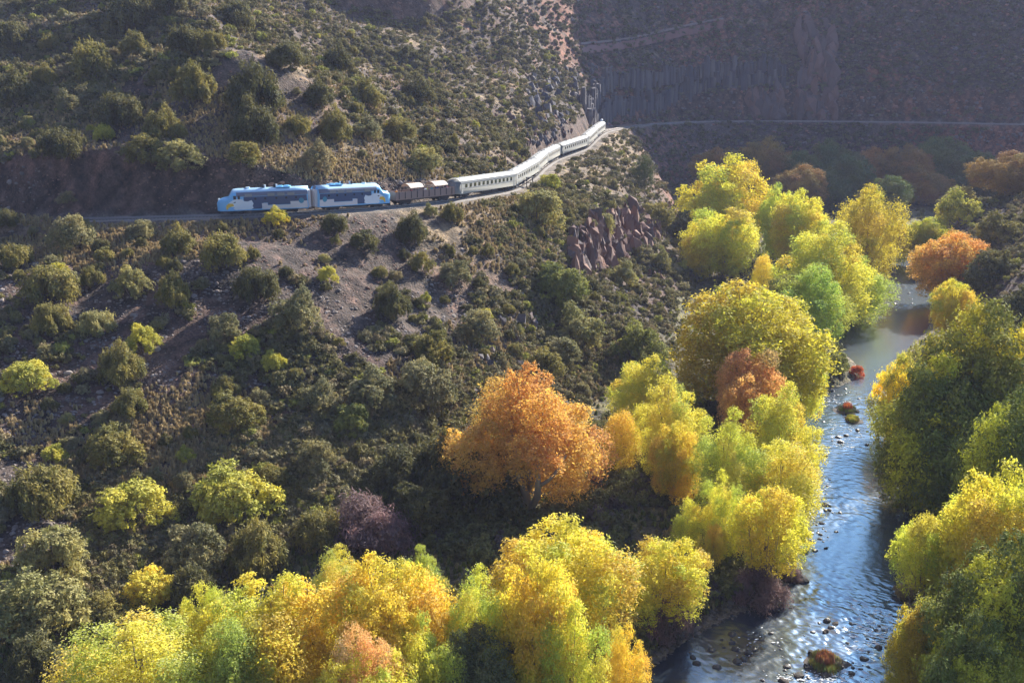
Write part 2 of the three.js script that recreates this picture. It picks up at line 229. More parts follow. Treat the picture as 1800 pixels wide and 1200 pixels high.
// crowns one metre wide and one metre tall, with their trunk and limbs
function form(kind, seed) {
  const key = kind + seed; if (FORMS[key]) return FORMS[key];
  const r = rng(seed * 31 + kind.length * 7 + 11);
  // P boughs rise from the trunk, each a stack of leafy lobes
  const S = { plume: { P: 7, R: 0.27, top: [0.62, 1], w: [0.085, 0.125], sy: 1.5, low: 0.06, mix: 'two', n: 40000 }, round: { P: 14, R: 0.36, top: [0.72, 1], w: [0.10, 0.155], sy: 1.0, low: 0.1, mix: 'even', n: 52000 }, billow: { P: 10, R: 0.33, top: [0.6, 1], w: [0.10, 0.15], sy: 1.25, low: 0.06, mix: 'two', n: 48000 }, bare: { P: 11, R: 0.34, top: [0.72, 1], w: [0.08, 0.125], sy: 1.35, low: 0.3, mix: 'even', n: 36000, stems: 12 }, mixed: { P: 16, R: 0.38, top: [0.6, 1], w: [0.10, 0.16], sy: 1.0, low: 0.02, mix: 'mixed', n: 54000 }, spreading: { P: 19, R: 0.4, top: [0.5, 1], w: [0.085, 0.14], sy: 0.95, low: 0.12, mix: 'even', n: 64000 }, slim: { P: 4, R: 0.22, top: [0.65, 1], w: [0.13, 0.18], sy: 1.3, low: 0.08, mix: 'even', n: 22000 } }[kind];
  const lobes = [], M = MIX[S.mix], cy = S.low + (1 - S.low) * 0.5, ry = (1 - S.low) * 0.5;
  for (let k = 0; k < S.P; k++) {
    const a = k * 2.39996 + r() * 0.8, q = S.R * sqrt((k + 0.15) / S.P) * (0.85 + 0.35 * r()), f = q / S.R, top = lerp(S.top[1], S.top[0], f * f * 0.8 + 0.35 * r() * (k ? 1 : 0)) - (k ? 0.06 * r() : 0), n = kind === 'slim' ? 4 : 5, c0 = M[floor(r() * M.length)], w0 = lerp(...S.w, r()), bot = S.low + (f > 0.6 ? 0.12 * r() : 0.05);
    for (let e = 0; e < n; e++) {
      const v = (e + 0.5 * r()) / (n - 0.5), y = lerp(bot, top, v), rr = w0 * (v > 0.75 ? 0.72 : v < 0.2 ? 0.8 : 1) * (0.75 + 0.5 * r()), out = lerp(0.55, 1.05, sqrt(min(1, v * 1.6))) * (v > 0.8 ? 0.93 : 1), jx = (r() - 0.5) * 0.1, jz = (r() - 0.5) * 0.1;
      if (r() < 0.1 && v < 0.7) continue;
      if (kind === 'spreading' && y < 0.42 && abs(cos(a) * q * out + 0.03) < 0.17 && sin(a) > -0.2) continue;
      lobes.push({ x: cos(a) * q * out + jx, y: min(y, 1 - rr * S.sy * 0.7), z: sin(a) * q * out + jz, r: rr, sy: S.sy * (0.8 + 0.4 * r()), c: r() < 0.7 ? c0 : M[floor(r() * M.length)] });
    }
  }
  S.N = lobes.length;
  const core = { x: 0, y: cy - 0.05, z: 0, r: 0.24, sy: ry / 0.36, c: M[0] }, L = new Leaves();
  const A = lobes.reduce((t, b) => t + b.r * b.r, 0), size = sqrt(0.75 * 4 * PI * A / S.n / 1.24) * 0.72;
  fillLobes(L, lobes, S.n * 1.35, size, r, { clump: 0.27, per: 18, stretch: 1.35, up: kind === 'plume' ? 0.6 : 0.25, reject: true, tall: 1 });
  fillLobes(L, [core], S.n * 0.07, size * 1.3, r, { clump: 0.2, per: 20 });
  { // fill the unit box
    const xs = [], ys = []; for (let k = 0; k < L.p.length; k += 12) { xs.push(hypot(L.p[k], L.p[k + 2])); ys.push(L.p[k + 1]); } xs.sort((a, b) => a - b); ys.sort((a, b) => a - b);
    const kx = 0.5 / xs[floor(xs.length * 0.975)], ky = 1 / ys[floor(ys.length * 0.997)]; for (let k = 0; k < L.p.length; k += 3) { L.p[k] *= kx; L.p[k + 1] *= ky; L.p[k + 2] *= kx; }
    for (const b of lobes) { b.x *= kx; b.z *= kx; b.y *= ky; }
  }
  const limbs = [], tr = 0.017;
  for (let k = 0; k < 14; k++) { const b = lobes[floor(k * S.N / 14)], f = 0.08 + 0.4 * r(), y0 = (S.low + 0.5) * f; limbs.push(tube([[0, y0, 0], [b.x * 0.5, lerp(y0, b.y, 0.6), b.z * 0.5], [b.x * 0.95, b.y + b.r * 0.4, b.z * 0.95]], tr * 0.6, tr * 0.14, 5, 5)); }
  for (let k = 0; k < (S.stems ?? 0); k++) { const a = r() * 2 * PI, q = 0.1 + 0.28 * r(); limbs.push(tube([[cos(a) * 0.03, -0.02, sin(a) * 0.03], [cos(a) * q * 0.6, 0.28, sin(a) * q * 0.6], [cos(a) * q, 0.7, sin(a) * q]], 0.007, 0.003, 4, 4)); }
  const trunk = kind === 'spreading' ? mergeGeometries([tube([[0, -0.03, 0], [-0.015, 0.14, 0.06], [-0.07, 0.34, 0.1], [-0.10, 0.6, 0.05]], 0.026, 0.012, 8, 8), tube([[0.0, 0.02, 0.02], [0.04, 0.16, 0.11], [0.045, 0.32, 0.2], [0.03, 0.55, 0.14]], 0.024, 0.011, 8, 8), tube([[0.045, 0.27, 0.17], [0.12, 0.36, 0.22], [0.2, 0.5, 0.2]], 0.013, 0.006, 7, 6)]) : tube([[0, -0.05, 0], [(r() - 0.5) * 0.03, 0.25, (r() - 0.5) * 0.03], [0, 0.7, 0]], tr * 1.5, tr * 0.4, 8, 7);
  return FORMS[key] = { crown: L.build(), limbs: mergeGeometries(limbs), trunk };
}
const trees = [];
// photo column, top row, foot row, width in the photo; then how it grows
function tree(name, label, category, pal, [cx, top, base, wide], seed, o = {}) {
  const r = rng(seed + 100), g = hit(cx, base), t = project(g.x, g.y, g.d)[2], w = wide / F * t * (wide < 60 ? 1.1 : 1.2);
  let h = 2; while (h < 40 && project(g.x, g.y + h, g.d)[1] > top - 2) h += 0.1;
  const T = thing(name, label, category, o.group), p = [].concat(pal), main = PAL[p[0]].map((v, i) => lerp(v, PAL[p[p.length - 1]][i], 0.3 * r()) * (0.94 + 0.12 * r()));
  const kind = o.form ?? (p.includes('crown') ? 'mixed' : o.low > 0.15 ? 'bare' : wide < 70 ? 'slim' : o.spires ? 'plume' : p.includes('lime') ? 'billow' : 'round'), variants = { plume: 4, round: 5, billow: 4, bare: 2, mixed: 3, spreading: 1, slim: 2 }[kind], q = form(kind, seed % variants);
  const green = /green|silver|crown|rust/.test(p[0]) && p[0] !== 'limegreen';
  T.position.set(g.x, g.y - 0.15, -g.d); T.rotation.y = kind === 'spreading' ? 0 : r() * 6.28;
  for (const [n, m] of [['crown', leafMat(...main, green ? 0.22 : 0.55)], ['trunk', o.pale ? paleBark : bark], ['limbs', o.pale ? paleBark : bark]]) part(n, q[n], m, T).scale.set(w, h, w * (0.85 + 0.2 * r()));
  trees.push({ T, px: [cx, (top + base) / 2, wide], x: g.x, d: g.d, R: w / 2 });
  return T;
}
const COT = 'cottonwood_tree', cat = 'tree';
// along the foot of the slope, front
tree(COT, 'golden cottonwood filling the bottom left corner of the yellow grove', cat, ['gold', 'amber'], [265, 1090, 1330, 300], 1, { spires: 3 });
tree(COT, 'slim lime spire of leaves behind the leftmost golden cottonwood', cat, 'lime', [370, 1030, 1210, 100], 2, { lobes: 12, spires: 4 });
tree(COT, 'widest round golden yellow cottonwood at the lower left of the grove', cat, ['gold', 'yellow'], [490, 1022, 1260, 240], 3, { lobes: 26 });
tree(COT, 'lime green cottonwood at the lower left, its leaves below the widest golden one', cat, ['limegreen', 'lime'], [420, 1095, 1330, 150], 4, { lobes: 16 });
tree(COT, 'yellow-green cottonwood at the edge of the dark slope behind the golden grove', cat, ['lime', 'yellow'], [600, 965, 1120, 120], 5, { lobes: 14, spires: 3 });
tree(COT, 'tall golden cottonwood just behind the small salmon red tree', cat, ['gold', 'amber', 'gold'], [690, 988, 1250, 200], 6, { lobes: 24 });
tree(COT, 'small lime spire standing behind the tall golden cottonwood', cat, 'limegreen', [740, 966, 1090, 80], 7, { lobes: 9, spires: 4 });
tree('maple_tree', 'small salmon red tree amid the yellow grove at the bottom', cat, 'salmon', [652, 1098, 1350, 112], 8, { lobes: 12, spires: 3 });
tree(COT, 'lime yellow cottonwood right of the tall golden one at the bottom', cat, ['lime', 'yellow'], [840, 1004, 1240, 130], 9, { lobes: 18, spires: 3 });
tree('willow_tree', 'silvery grey-green willow at the bottom edge between yellow crowns', cat, 'silver', [840, 1108, 1290, 120], 10, { lobes: 16 });
tree(COT, 'broad golden yellow cottonwood below the orange sycamore', cat, ['yellow', 'gold'], [985, 925, 1150, 235], 11, { lobes: 26 });
tree(COT, 'amber gold cottonwood in front of the broad yellow one', cat, ['amber', 'gold'], [945, 990, 1290, 160], 12, { lobes: 20 });
tree(COT, 'yellow-green cottonwood at the bottom edge right of the willow', cat, ['lime', 'yellow'], [1000, 1060, 1330, 150], 13, { lobes: 18, spires: 2 });
tree(COT, 'narrow golden cottonwood at the bottom edge nearest the left river bank', cat, ['gold', 'amber'], [1095, 1100, 1310, 80], 14, { lobes: 12, spires: 2 });
tree(COT, 'feathery yellow cottonwood with bare stems left of the grassy river bank', cat, ['yellow', 'gold'], [1165, 952, 1125, 145], 15, { lobes: 15, spires: 5, low: 0.3, stems: 8 });
tree(COT, 'low yellow crown cut by the bottom edge below the salmon tree', cat, ['yellow', 'gold'], [650, 1155, 1370, 180], 16, { lobes: 18 });
tree(COT, 'green-yellow cottonwood at the bottom between the salmon tree and the willow', cat, ['lime', 'gold'], [745, 1085, 1300, 110], 17, { lobes: 14 });
// middle
tree('sycamore_tree', 'large orange sycamore with a forked trunk above the yellow grove', cat, 'orange', [930, 648, 900, 250], 18, { form: 'spreading', pale: true });
tree(COT, 'yellow cottonwood behind and right of the orange sycamore', cat, ['yellow', 'lime'], [1130, 628, 760, 110], 19, { lobes: 13 });
tree(COT, 'tall lime yellow cottonwood right of the orange sycamore', cat, ['lime', 'yellow'], [1178, 668, 850, 110], 20, { lobes: 16, spires: 2 });
tree(COT, 'amber cottonwood in front of the tall lime yellow one', cat, ['amber', 'gold'], [1186, 745, 885, 82], 21, { lobes: 14 });
tree(COT, 'small orange-yellow tree close against the right side of the orange sycamore', cat, ['amber', 'lime'], [1090, 722, 830, 68], 22, { lobes: 9, dense: 0.8 });
tree(COT, 'rounded lime cottonwood left of the yellow riverside row', cat, ['lime', 'limegreen'], [1265, 722, 905, 105], 23, { lobes: 18, spires: 2 });
tree('maple_tree', 'orange-red tree beneath the biggest olive yellow cottonwood', cat, ['salmon', 'orange'], [1310, 620, 775, 122], 24, { lobes: 18 });
tree(COT, 'biggest olive yellow cottonwood on the left bank near the river bend', cat, ['olive', 'yellow', 'yellow'], [1315, 502, 715, 230], 25, { lobes: 34, puff: 0.8 });
tree(COT, 'yellow cottonwood at the water right of the orange-red tree', cat, ['yellow', 'lime'], [1405, 590, 745, 95], 26, { lobes: 15 });
tree(COT, 'bright lime cottonwood on the left bank, below the orange-red tree', cat, ['lime', 'lime', 'yellow'], [1362, 680, 850, 112], 27, { lobes: 20 });
tree(COT, 'yellow cottonwood leaning over the left bank where the river is whitest', cat, ['yellow', 'lime'], [1368, 770, 930, 140], 28, { lobes: 20, spires: 2 });
tree(COT, 'slim pointed yellow cottonwood beside the sunny grass strip', cat, ['yellow', 'lime'], [1262, 832, 985, 78], 29, { lobes: 12, spires: 3, sy: 1.2 });
tree(COT, 'golden cottonwood with bare lower stems standing on the bare left bank', cat, ['gold', 'yellow'], [1340, 864, 1045, 122], 30, { lobes: 18, low: 0.22, stems: 12 });
tree(COT, 'thin golden sapling right of the sunny grass strip', cat, ['gold', 'amber'], [1205, 878, 985, 52], 31, { lobes: 9, spires: 2 });
tree(COT, 'small orange sapling beside the slim pointed cottonwood', cat, 'amber', [1252, 922, 1010, 50], 32, { lobes: 8, low: 0.25, stems: 4 });
// upstream
tree(COT, 'dome-shaped golden cottonwood, topmost of the sunlit left bank trees', cat, ['gold', 'amber', 'olive'], [1268, 279, 440, 150], 33, { lobes: 28, puff: 0.85 });
tree(COT, 'patchy yellow cottonwood below the golden dome-shaped one', cat, ['yellow', 'olive', 'amber'], [1270, 368, 490, 130], 34, { lobes: 18, dense: 0.8 });
tree(COT, 'small amber tree at the foot of the spur below the golden dome', cat, ['amber', 'gold'], [1232, 412, 490, 64], 35, { lobes: 9 });
tree(COT, 'round bright yellow cottonwood right of the golden dome-shaped one', cat, ['yellow', 'olive'], [1396, 338, 470, 100], 36, { lobes: 18 });
tree(COT, 'pale lime cottonwood between the golden dome and the round yellow one', cat, ['lime', 'limegreen'], [1362, 328, 455, 76], 37, { lobes: 12 });
tree(COT, 'tall olive yellow cottonwood at the far river bend, rightmost on the left bank', cat, ['olive', 'lime'], [1518, 330, 500, 125], 38, { lobes: 26, spires: 2 });
tree(COT, 'wide lime cottonwood in the middle of the upstream left bank', cat, ['lime', 'limegreen', 'yellow'], [1440, 395, 560, 140], 39, { lobes: 24 });
tree(COT, 'lime green cottonwood with a dark trunk side above the river bend pool', cat, ['limegreen', 'lime'], [1422, 470, 615, 125], 40, { lobes: 22 });
tree(COT, 'yellow-lime cottonwood leaning over the river at the far bend', cat, ['lime', 'yellow'], [1500, 455, 570, 110], 41, { lobes: 20 });
tree(COT, 'tiny yellow tree in the gap left of the lime green cottonwood', cat, 'yellow', [1340, 448, 520, 40], 42, { lobes: 7 });
tree(COT, 'green cottonwood in shade behind the biggest olive yellow one', cat, ['green', 'limegreen'], [1375, 485, 600, 90], 43, { lobes: 12 });
tree(COT, 'small dark green round tree on the skyline of the spur beyond the train', cat, 'green', [1132, 274, 335, 42], 44, { lobes: 9 });
tree(COT, 'small olive tree on the right bank where the river turns out of sight', cat, ['olive', 'green'], [1628, 385, 462, 76], 57, { lobes: 12 });
tree(COT, 'small yellow-green tree on the left bank where the river vanishes', cat, ['olive', 'limegreen'], [1566, 392, 462, 74], 58, { lobes: 12 });
// right bank
tree('maple_tree', 'orange tree at the foot of the sunlit spur on the right bank', cat, ['orange', 'amber'], [1660, 412, 525, 118], 45, { lobes: 20, dense: 0.8 });
tree(COT, 'small yellow cottonwood below the orange tree on the right bank', cat, ['yellow', 'olive'], [1668, 494, 590, 72], 46, { lobes: 12 });
tree(COT, 'huge green cottonwood with sunlit yellow top on the right bank, shading the water', cat, ['crown', 'crown', 'lime'], [1712, 540, 850, 240], 47, { lobes: 40, puff: 0.8 });
tree(COT, 'green cottonwood overhanging the water in front of the huge one', cat, ['crown', 'green'], [1640, 640, 900, 190], 48, { lobes: 30, puff: 0.85 });
tree(COT, 'green cottonwood with lime tip leaning out over the river narrows', cat, ['limegreen', 'crown'], [1585, 612, 790, 95], 49, { lobes: 16 });
tree(COT, 'dark green cottonwood at the right edge below the huge one', cat, ['crown', 'green'], [1765, 690, 960, 170], 50, { lobes: 26 });
tree(COT, 'golden orange-tipped cottonwood at the right edge, lower right', cat, ['yellow', 'amber', 'olive'], [1745, 828, 1090, 190], 51, { lobes: 28 });
tree(COT, 'yellow-lime cottonwood with bare twigs at the lower right bank', cat, ['lime', 'yellow'], [1618, 908, 1085, 115], 52, { lobes: 18, spires: 3, stems: 10, low: 0.2 });
tree('willow_tree', 'big green willow flecked with yellow in the lower right corner', cat, ['crown', 'silver'], [1740, 950, 1250, 200], 53, { lobes: 28 });
tree('willow_tree', 'dark willow with a yellow top low on the right bank', cat, ['olive', 'green'], [1605, 1068, 1260, 105], 54, { lobes: 16 });
tree('willow_tree', 'dark green willow at the bottom edge of the lower right corner', cat, ['crown', 'green'], [1690, 1090, 1330, 150], 55, { lobes: 20 });
tree(COT, 'tiny yellow crown at the bottom of the lower right corner', cat, 'yellow', [1742, 1155, 1300, 45], 56, { lobes: 8 });
// in the shade of the far wall
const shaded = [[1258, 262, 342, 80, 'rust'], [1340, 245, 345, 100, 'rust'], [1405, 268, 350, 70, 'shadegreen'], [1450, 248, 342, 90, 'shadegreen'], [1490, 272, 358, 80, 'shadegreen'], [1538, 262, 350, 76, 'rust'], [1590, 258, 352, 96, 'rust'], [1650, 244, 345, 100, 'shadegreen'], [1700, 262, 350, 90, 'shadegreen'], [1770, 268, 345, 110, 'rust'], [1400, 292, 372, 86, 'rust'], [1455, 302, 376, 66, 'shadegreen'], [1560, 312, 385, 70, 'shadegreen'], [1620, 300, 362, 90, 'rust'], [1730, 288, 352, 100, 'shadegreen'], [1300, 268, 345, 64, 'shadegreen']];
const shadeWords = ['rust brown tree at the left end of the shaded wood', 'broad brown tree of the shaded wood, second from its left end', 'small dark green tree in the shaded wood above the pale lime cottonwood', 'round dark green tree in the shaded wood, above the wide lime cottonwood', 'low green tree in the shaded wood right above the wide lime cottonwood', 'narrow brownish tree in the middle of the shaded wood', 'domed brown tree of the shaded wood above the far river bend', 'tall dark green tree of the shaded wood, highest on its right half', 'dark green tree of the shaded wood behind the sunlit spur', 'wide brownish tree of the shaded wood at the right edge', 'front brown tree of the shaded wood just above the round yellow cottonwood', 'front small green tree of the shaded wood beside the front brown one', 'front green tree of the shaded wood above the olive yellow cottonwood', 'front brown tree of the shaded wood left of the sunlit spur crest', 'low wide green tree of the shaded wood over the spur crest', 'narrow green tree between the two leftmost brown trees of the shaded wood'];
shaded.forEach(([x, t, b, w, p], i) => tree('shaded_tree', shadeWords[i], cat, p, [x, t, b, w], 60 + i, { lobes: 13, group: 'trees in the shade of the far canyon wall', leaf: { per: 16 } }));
// ---------------------------------------------------------------- shrubs, one by one
const SHRUBS = {};
function shrubShape(kind, seed) {                                // one metre wide, grows from the ground
  const r = rng(seed + 900), L = new Leaves(), lobes = [];
  const add = (n, f) => { for (let k = 0; k < n; k++) lobes.push(f(k)); };
  const P = { juniper: [[1, 1, 1], [0.75, 0.8, 0.75], [1.25, 1.2, 1.1]], broad: [[1, 1, 1], [0.8, 0.85, 0.8], [1.3, 1.25, 1.1]], sage: [[1, 1, 1], [1.25, 1.2, 1.15], [0.8, 0.8, 0.85]], twiggy: [[1, 1, 1], [1.3, 1.2, 1.2], [0.75, 0.75, 0.8]] }[kind], pick = () => P[floor(r() * 3)];
  const H = { juniper: 0.85, broad: 0.72, sage: 0.6, twiggy: 0.62 }[kind];
  if (kind === 'juniper') add(26, (k) => { const a = k * 2.4 + r(), q = sqrt((k + 0.5) / 26) * 0.4, hh = H * (1 - 0.9 * (q / 0.45) ** 2 * 0.75) * (0.72 + 0.36 * r()); return { x: cos(a) * q, y: hh * 0.62, z: sin(a) * q, r: 0.1 + 0.05 * r(), sy: hh * 3.0, c: pick() }; });
  else add(kind === 'sage' ? 14 : 20, (k) => { const a = k * 2.4 + r() * 0.8, vy = (k + 0.5) / 20, q = sqrt(max(0.03, 1 - vy * vy)) * 0.36; return { x: cos(a) * q * (0.8 + 0.4 * r()), y: H * (0.14 + 0.7 * vy * (0.6 + 0.6 * r())), z: sin(a) * q * (0.7 + 0.6 * r()), r: 0.07 + 0.11 * r(), sy: 1.1, c: pick() }; });
  const o = { juniper: { per: 16, clump: 0.3, tall: 1.9, stretch: 2, up: 0.9 }, broad: { per: 18, clump: 0.26, stretch: 1.4, up: 0.3 }, sage: { per: 14, clump: 0.45, stretch: 1.7, up: 0.5 }, twiggy: { per: 14, clump: 0.55, stretch: 3.6, up: 0.8 } }[kind];
  fillLobes(L, lobes, kind === 'sage' ? 4000 : 11000, kind === 'juniper' ? 0.0165 : kind === 'twiggy' ? 0.0095 : 0.017, r, o);
  const w = []; for (let k = 0; k < 6; k++) { const b = lobes[floor(r() * lobes.length)]; w.push(tube([[b.x * 0.1, -0.08, b.z * 0.1], [b.x * 0.5, b.y * 0.5, b.z * 0.6], [b.x, b.y, b.z]], 0.016, 0.006, 4, 4)); }
  return [L.build(), mergeGeometries(w)];
}
for (const [i, k] of ['juniper', 'broad', 'sage', 'twiggy'].entries()) SHRUBS[k] = [0, 1, 2, 3].map((q) => shrubShape(k, i * 10 + q));
const TONES = { dark: [0.125, 0.115, 0.034], olive: [0.24, 0.205, 0.05], green: [0.225, 0.23, 0.055], grey: [0.265, 0.235, 0.105], yellow: [0.48, 0.44, 0.07], gold: [0.70, 0.58, 0.07], tan: [0.34, 0.27, 0.13], purple: [0.22, 0.14, 0.13], pale: [0.33, 0.295, 0.105] };
const toneMat = {}; for (const k in TONES) toneMat[k] = leafMat(...TONES[k], 0.38);
const placedShrubs = [];
const protoShrub = {};
function shrub(x, d, w, kind, tone, label, group, seed) {
  const r = rng(seed + 3000), v = floor(r() * 4), key = kind + v;
  let o;
  if (!protoShrub[key]) { o = protoShrub[key] = new THREE.Group(); part('foliage', SHRUBS[kind][v][0], toneMat[tone], o); part('stems', SHRUBS[kind][v][1], twigBark, o); } else o = protoShrub[key].clone();
  o.name = numbered({ juniper: 'juniper_shrub', broad: 'broadleaf_shrub', sage: 'sage_shrub', twiggy: 'twiggy_shrub' }[kind]); scene.add(o);
  o.children[0].material = toneMat[tone];
  o.position.set(x, ground(x, d) - 0.06 * w, -d); o.rotation.y = r() * 6.28; o.scale.set(w, w * (0.85 + 0.35 * r()), w);
  tag(o, label, 'shrub', group); placedShrubs.push([x, d, w * 0.5]);
  return o;
}
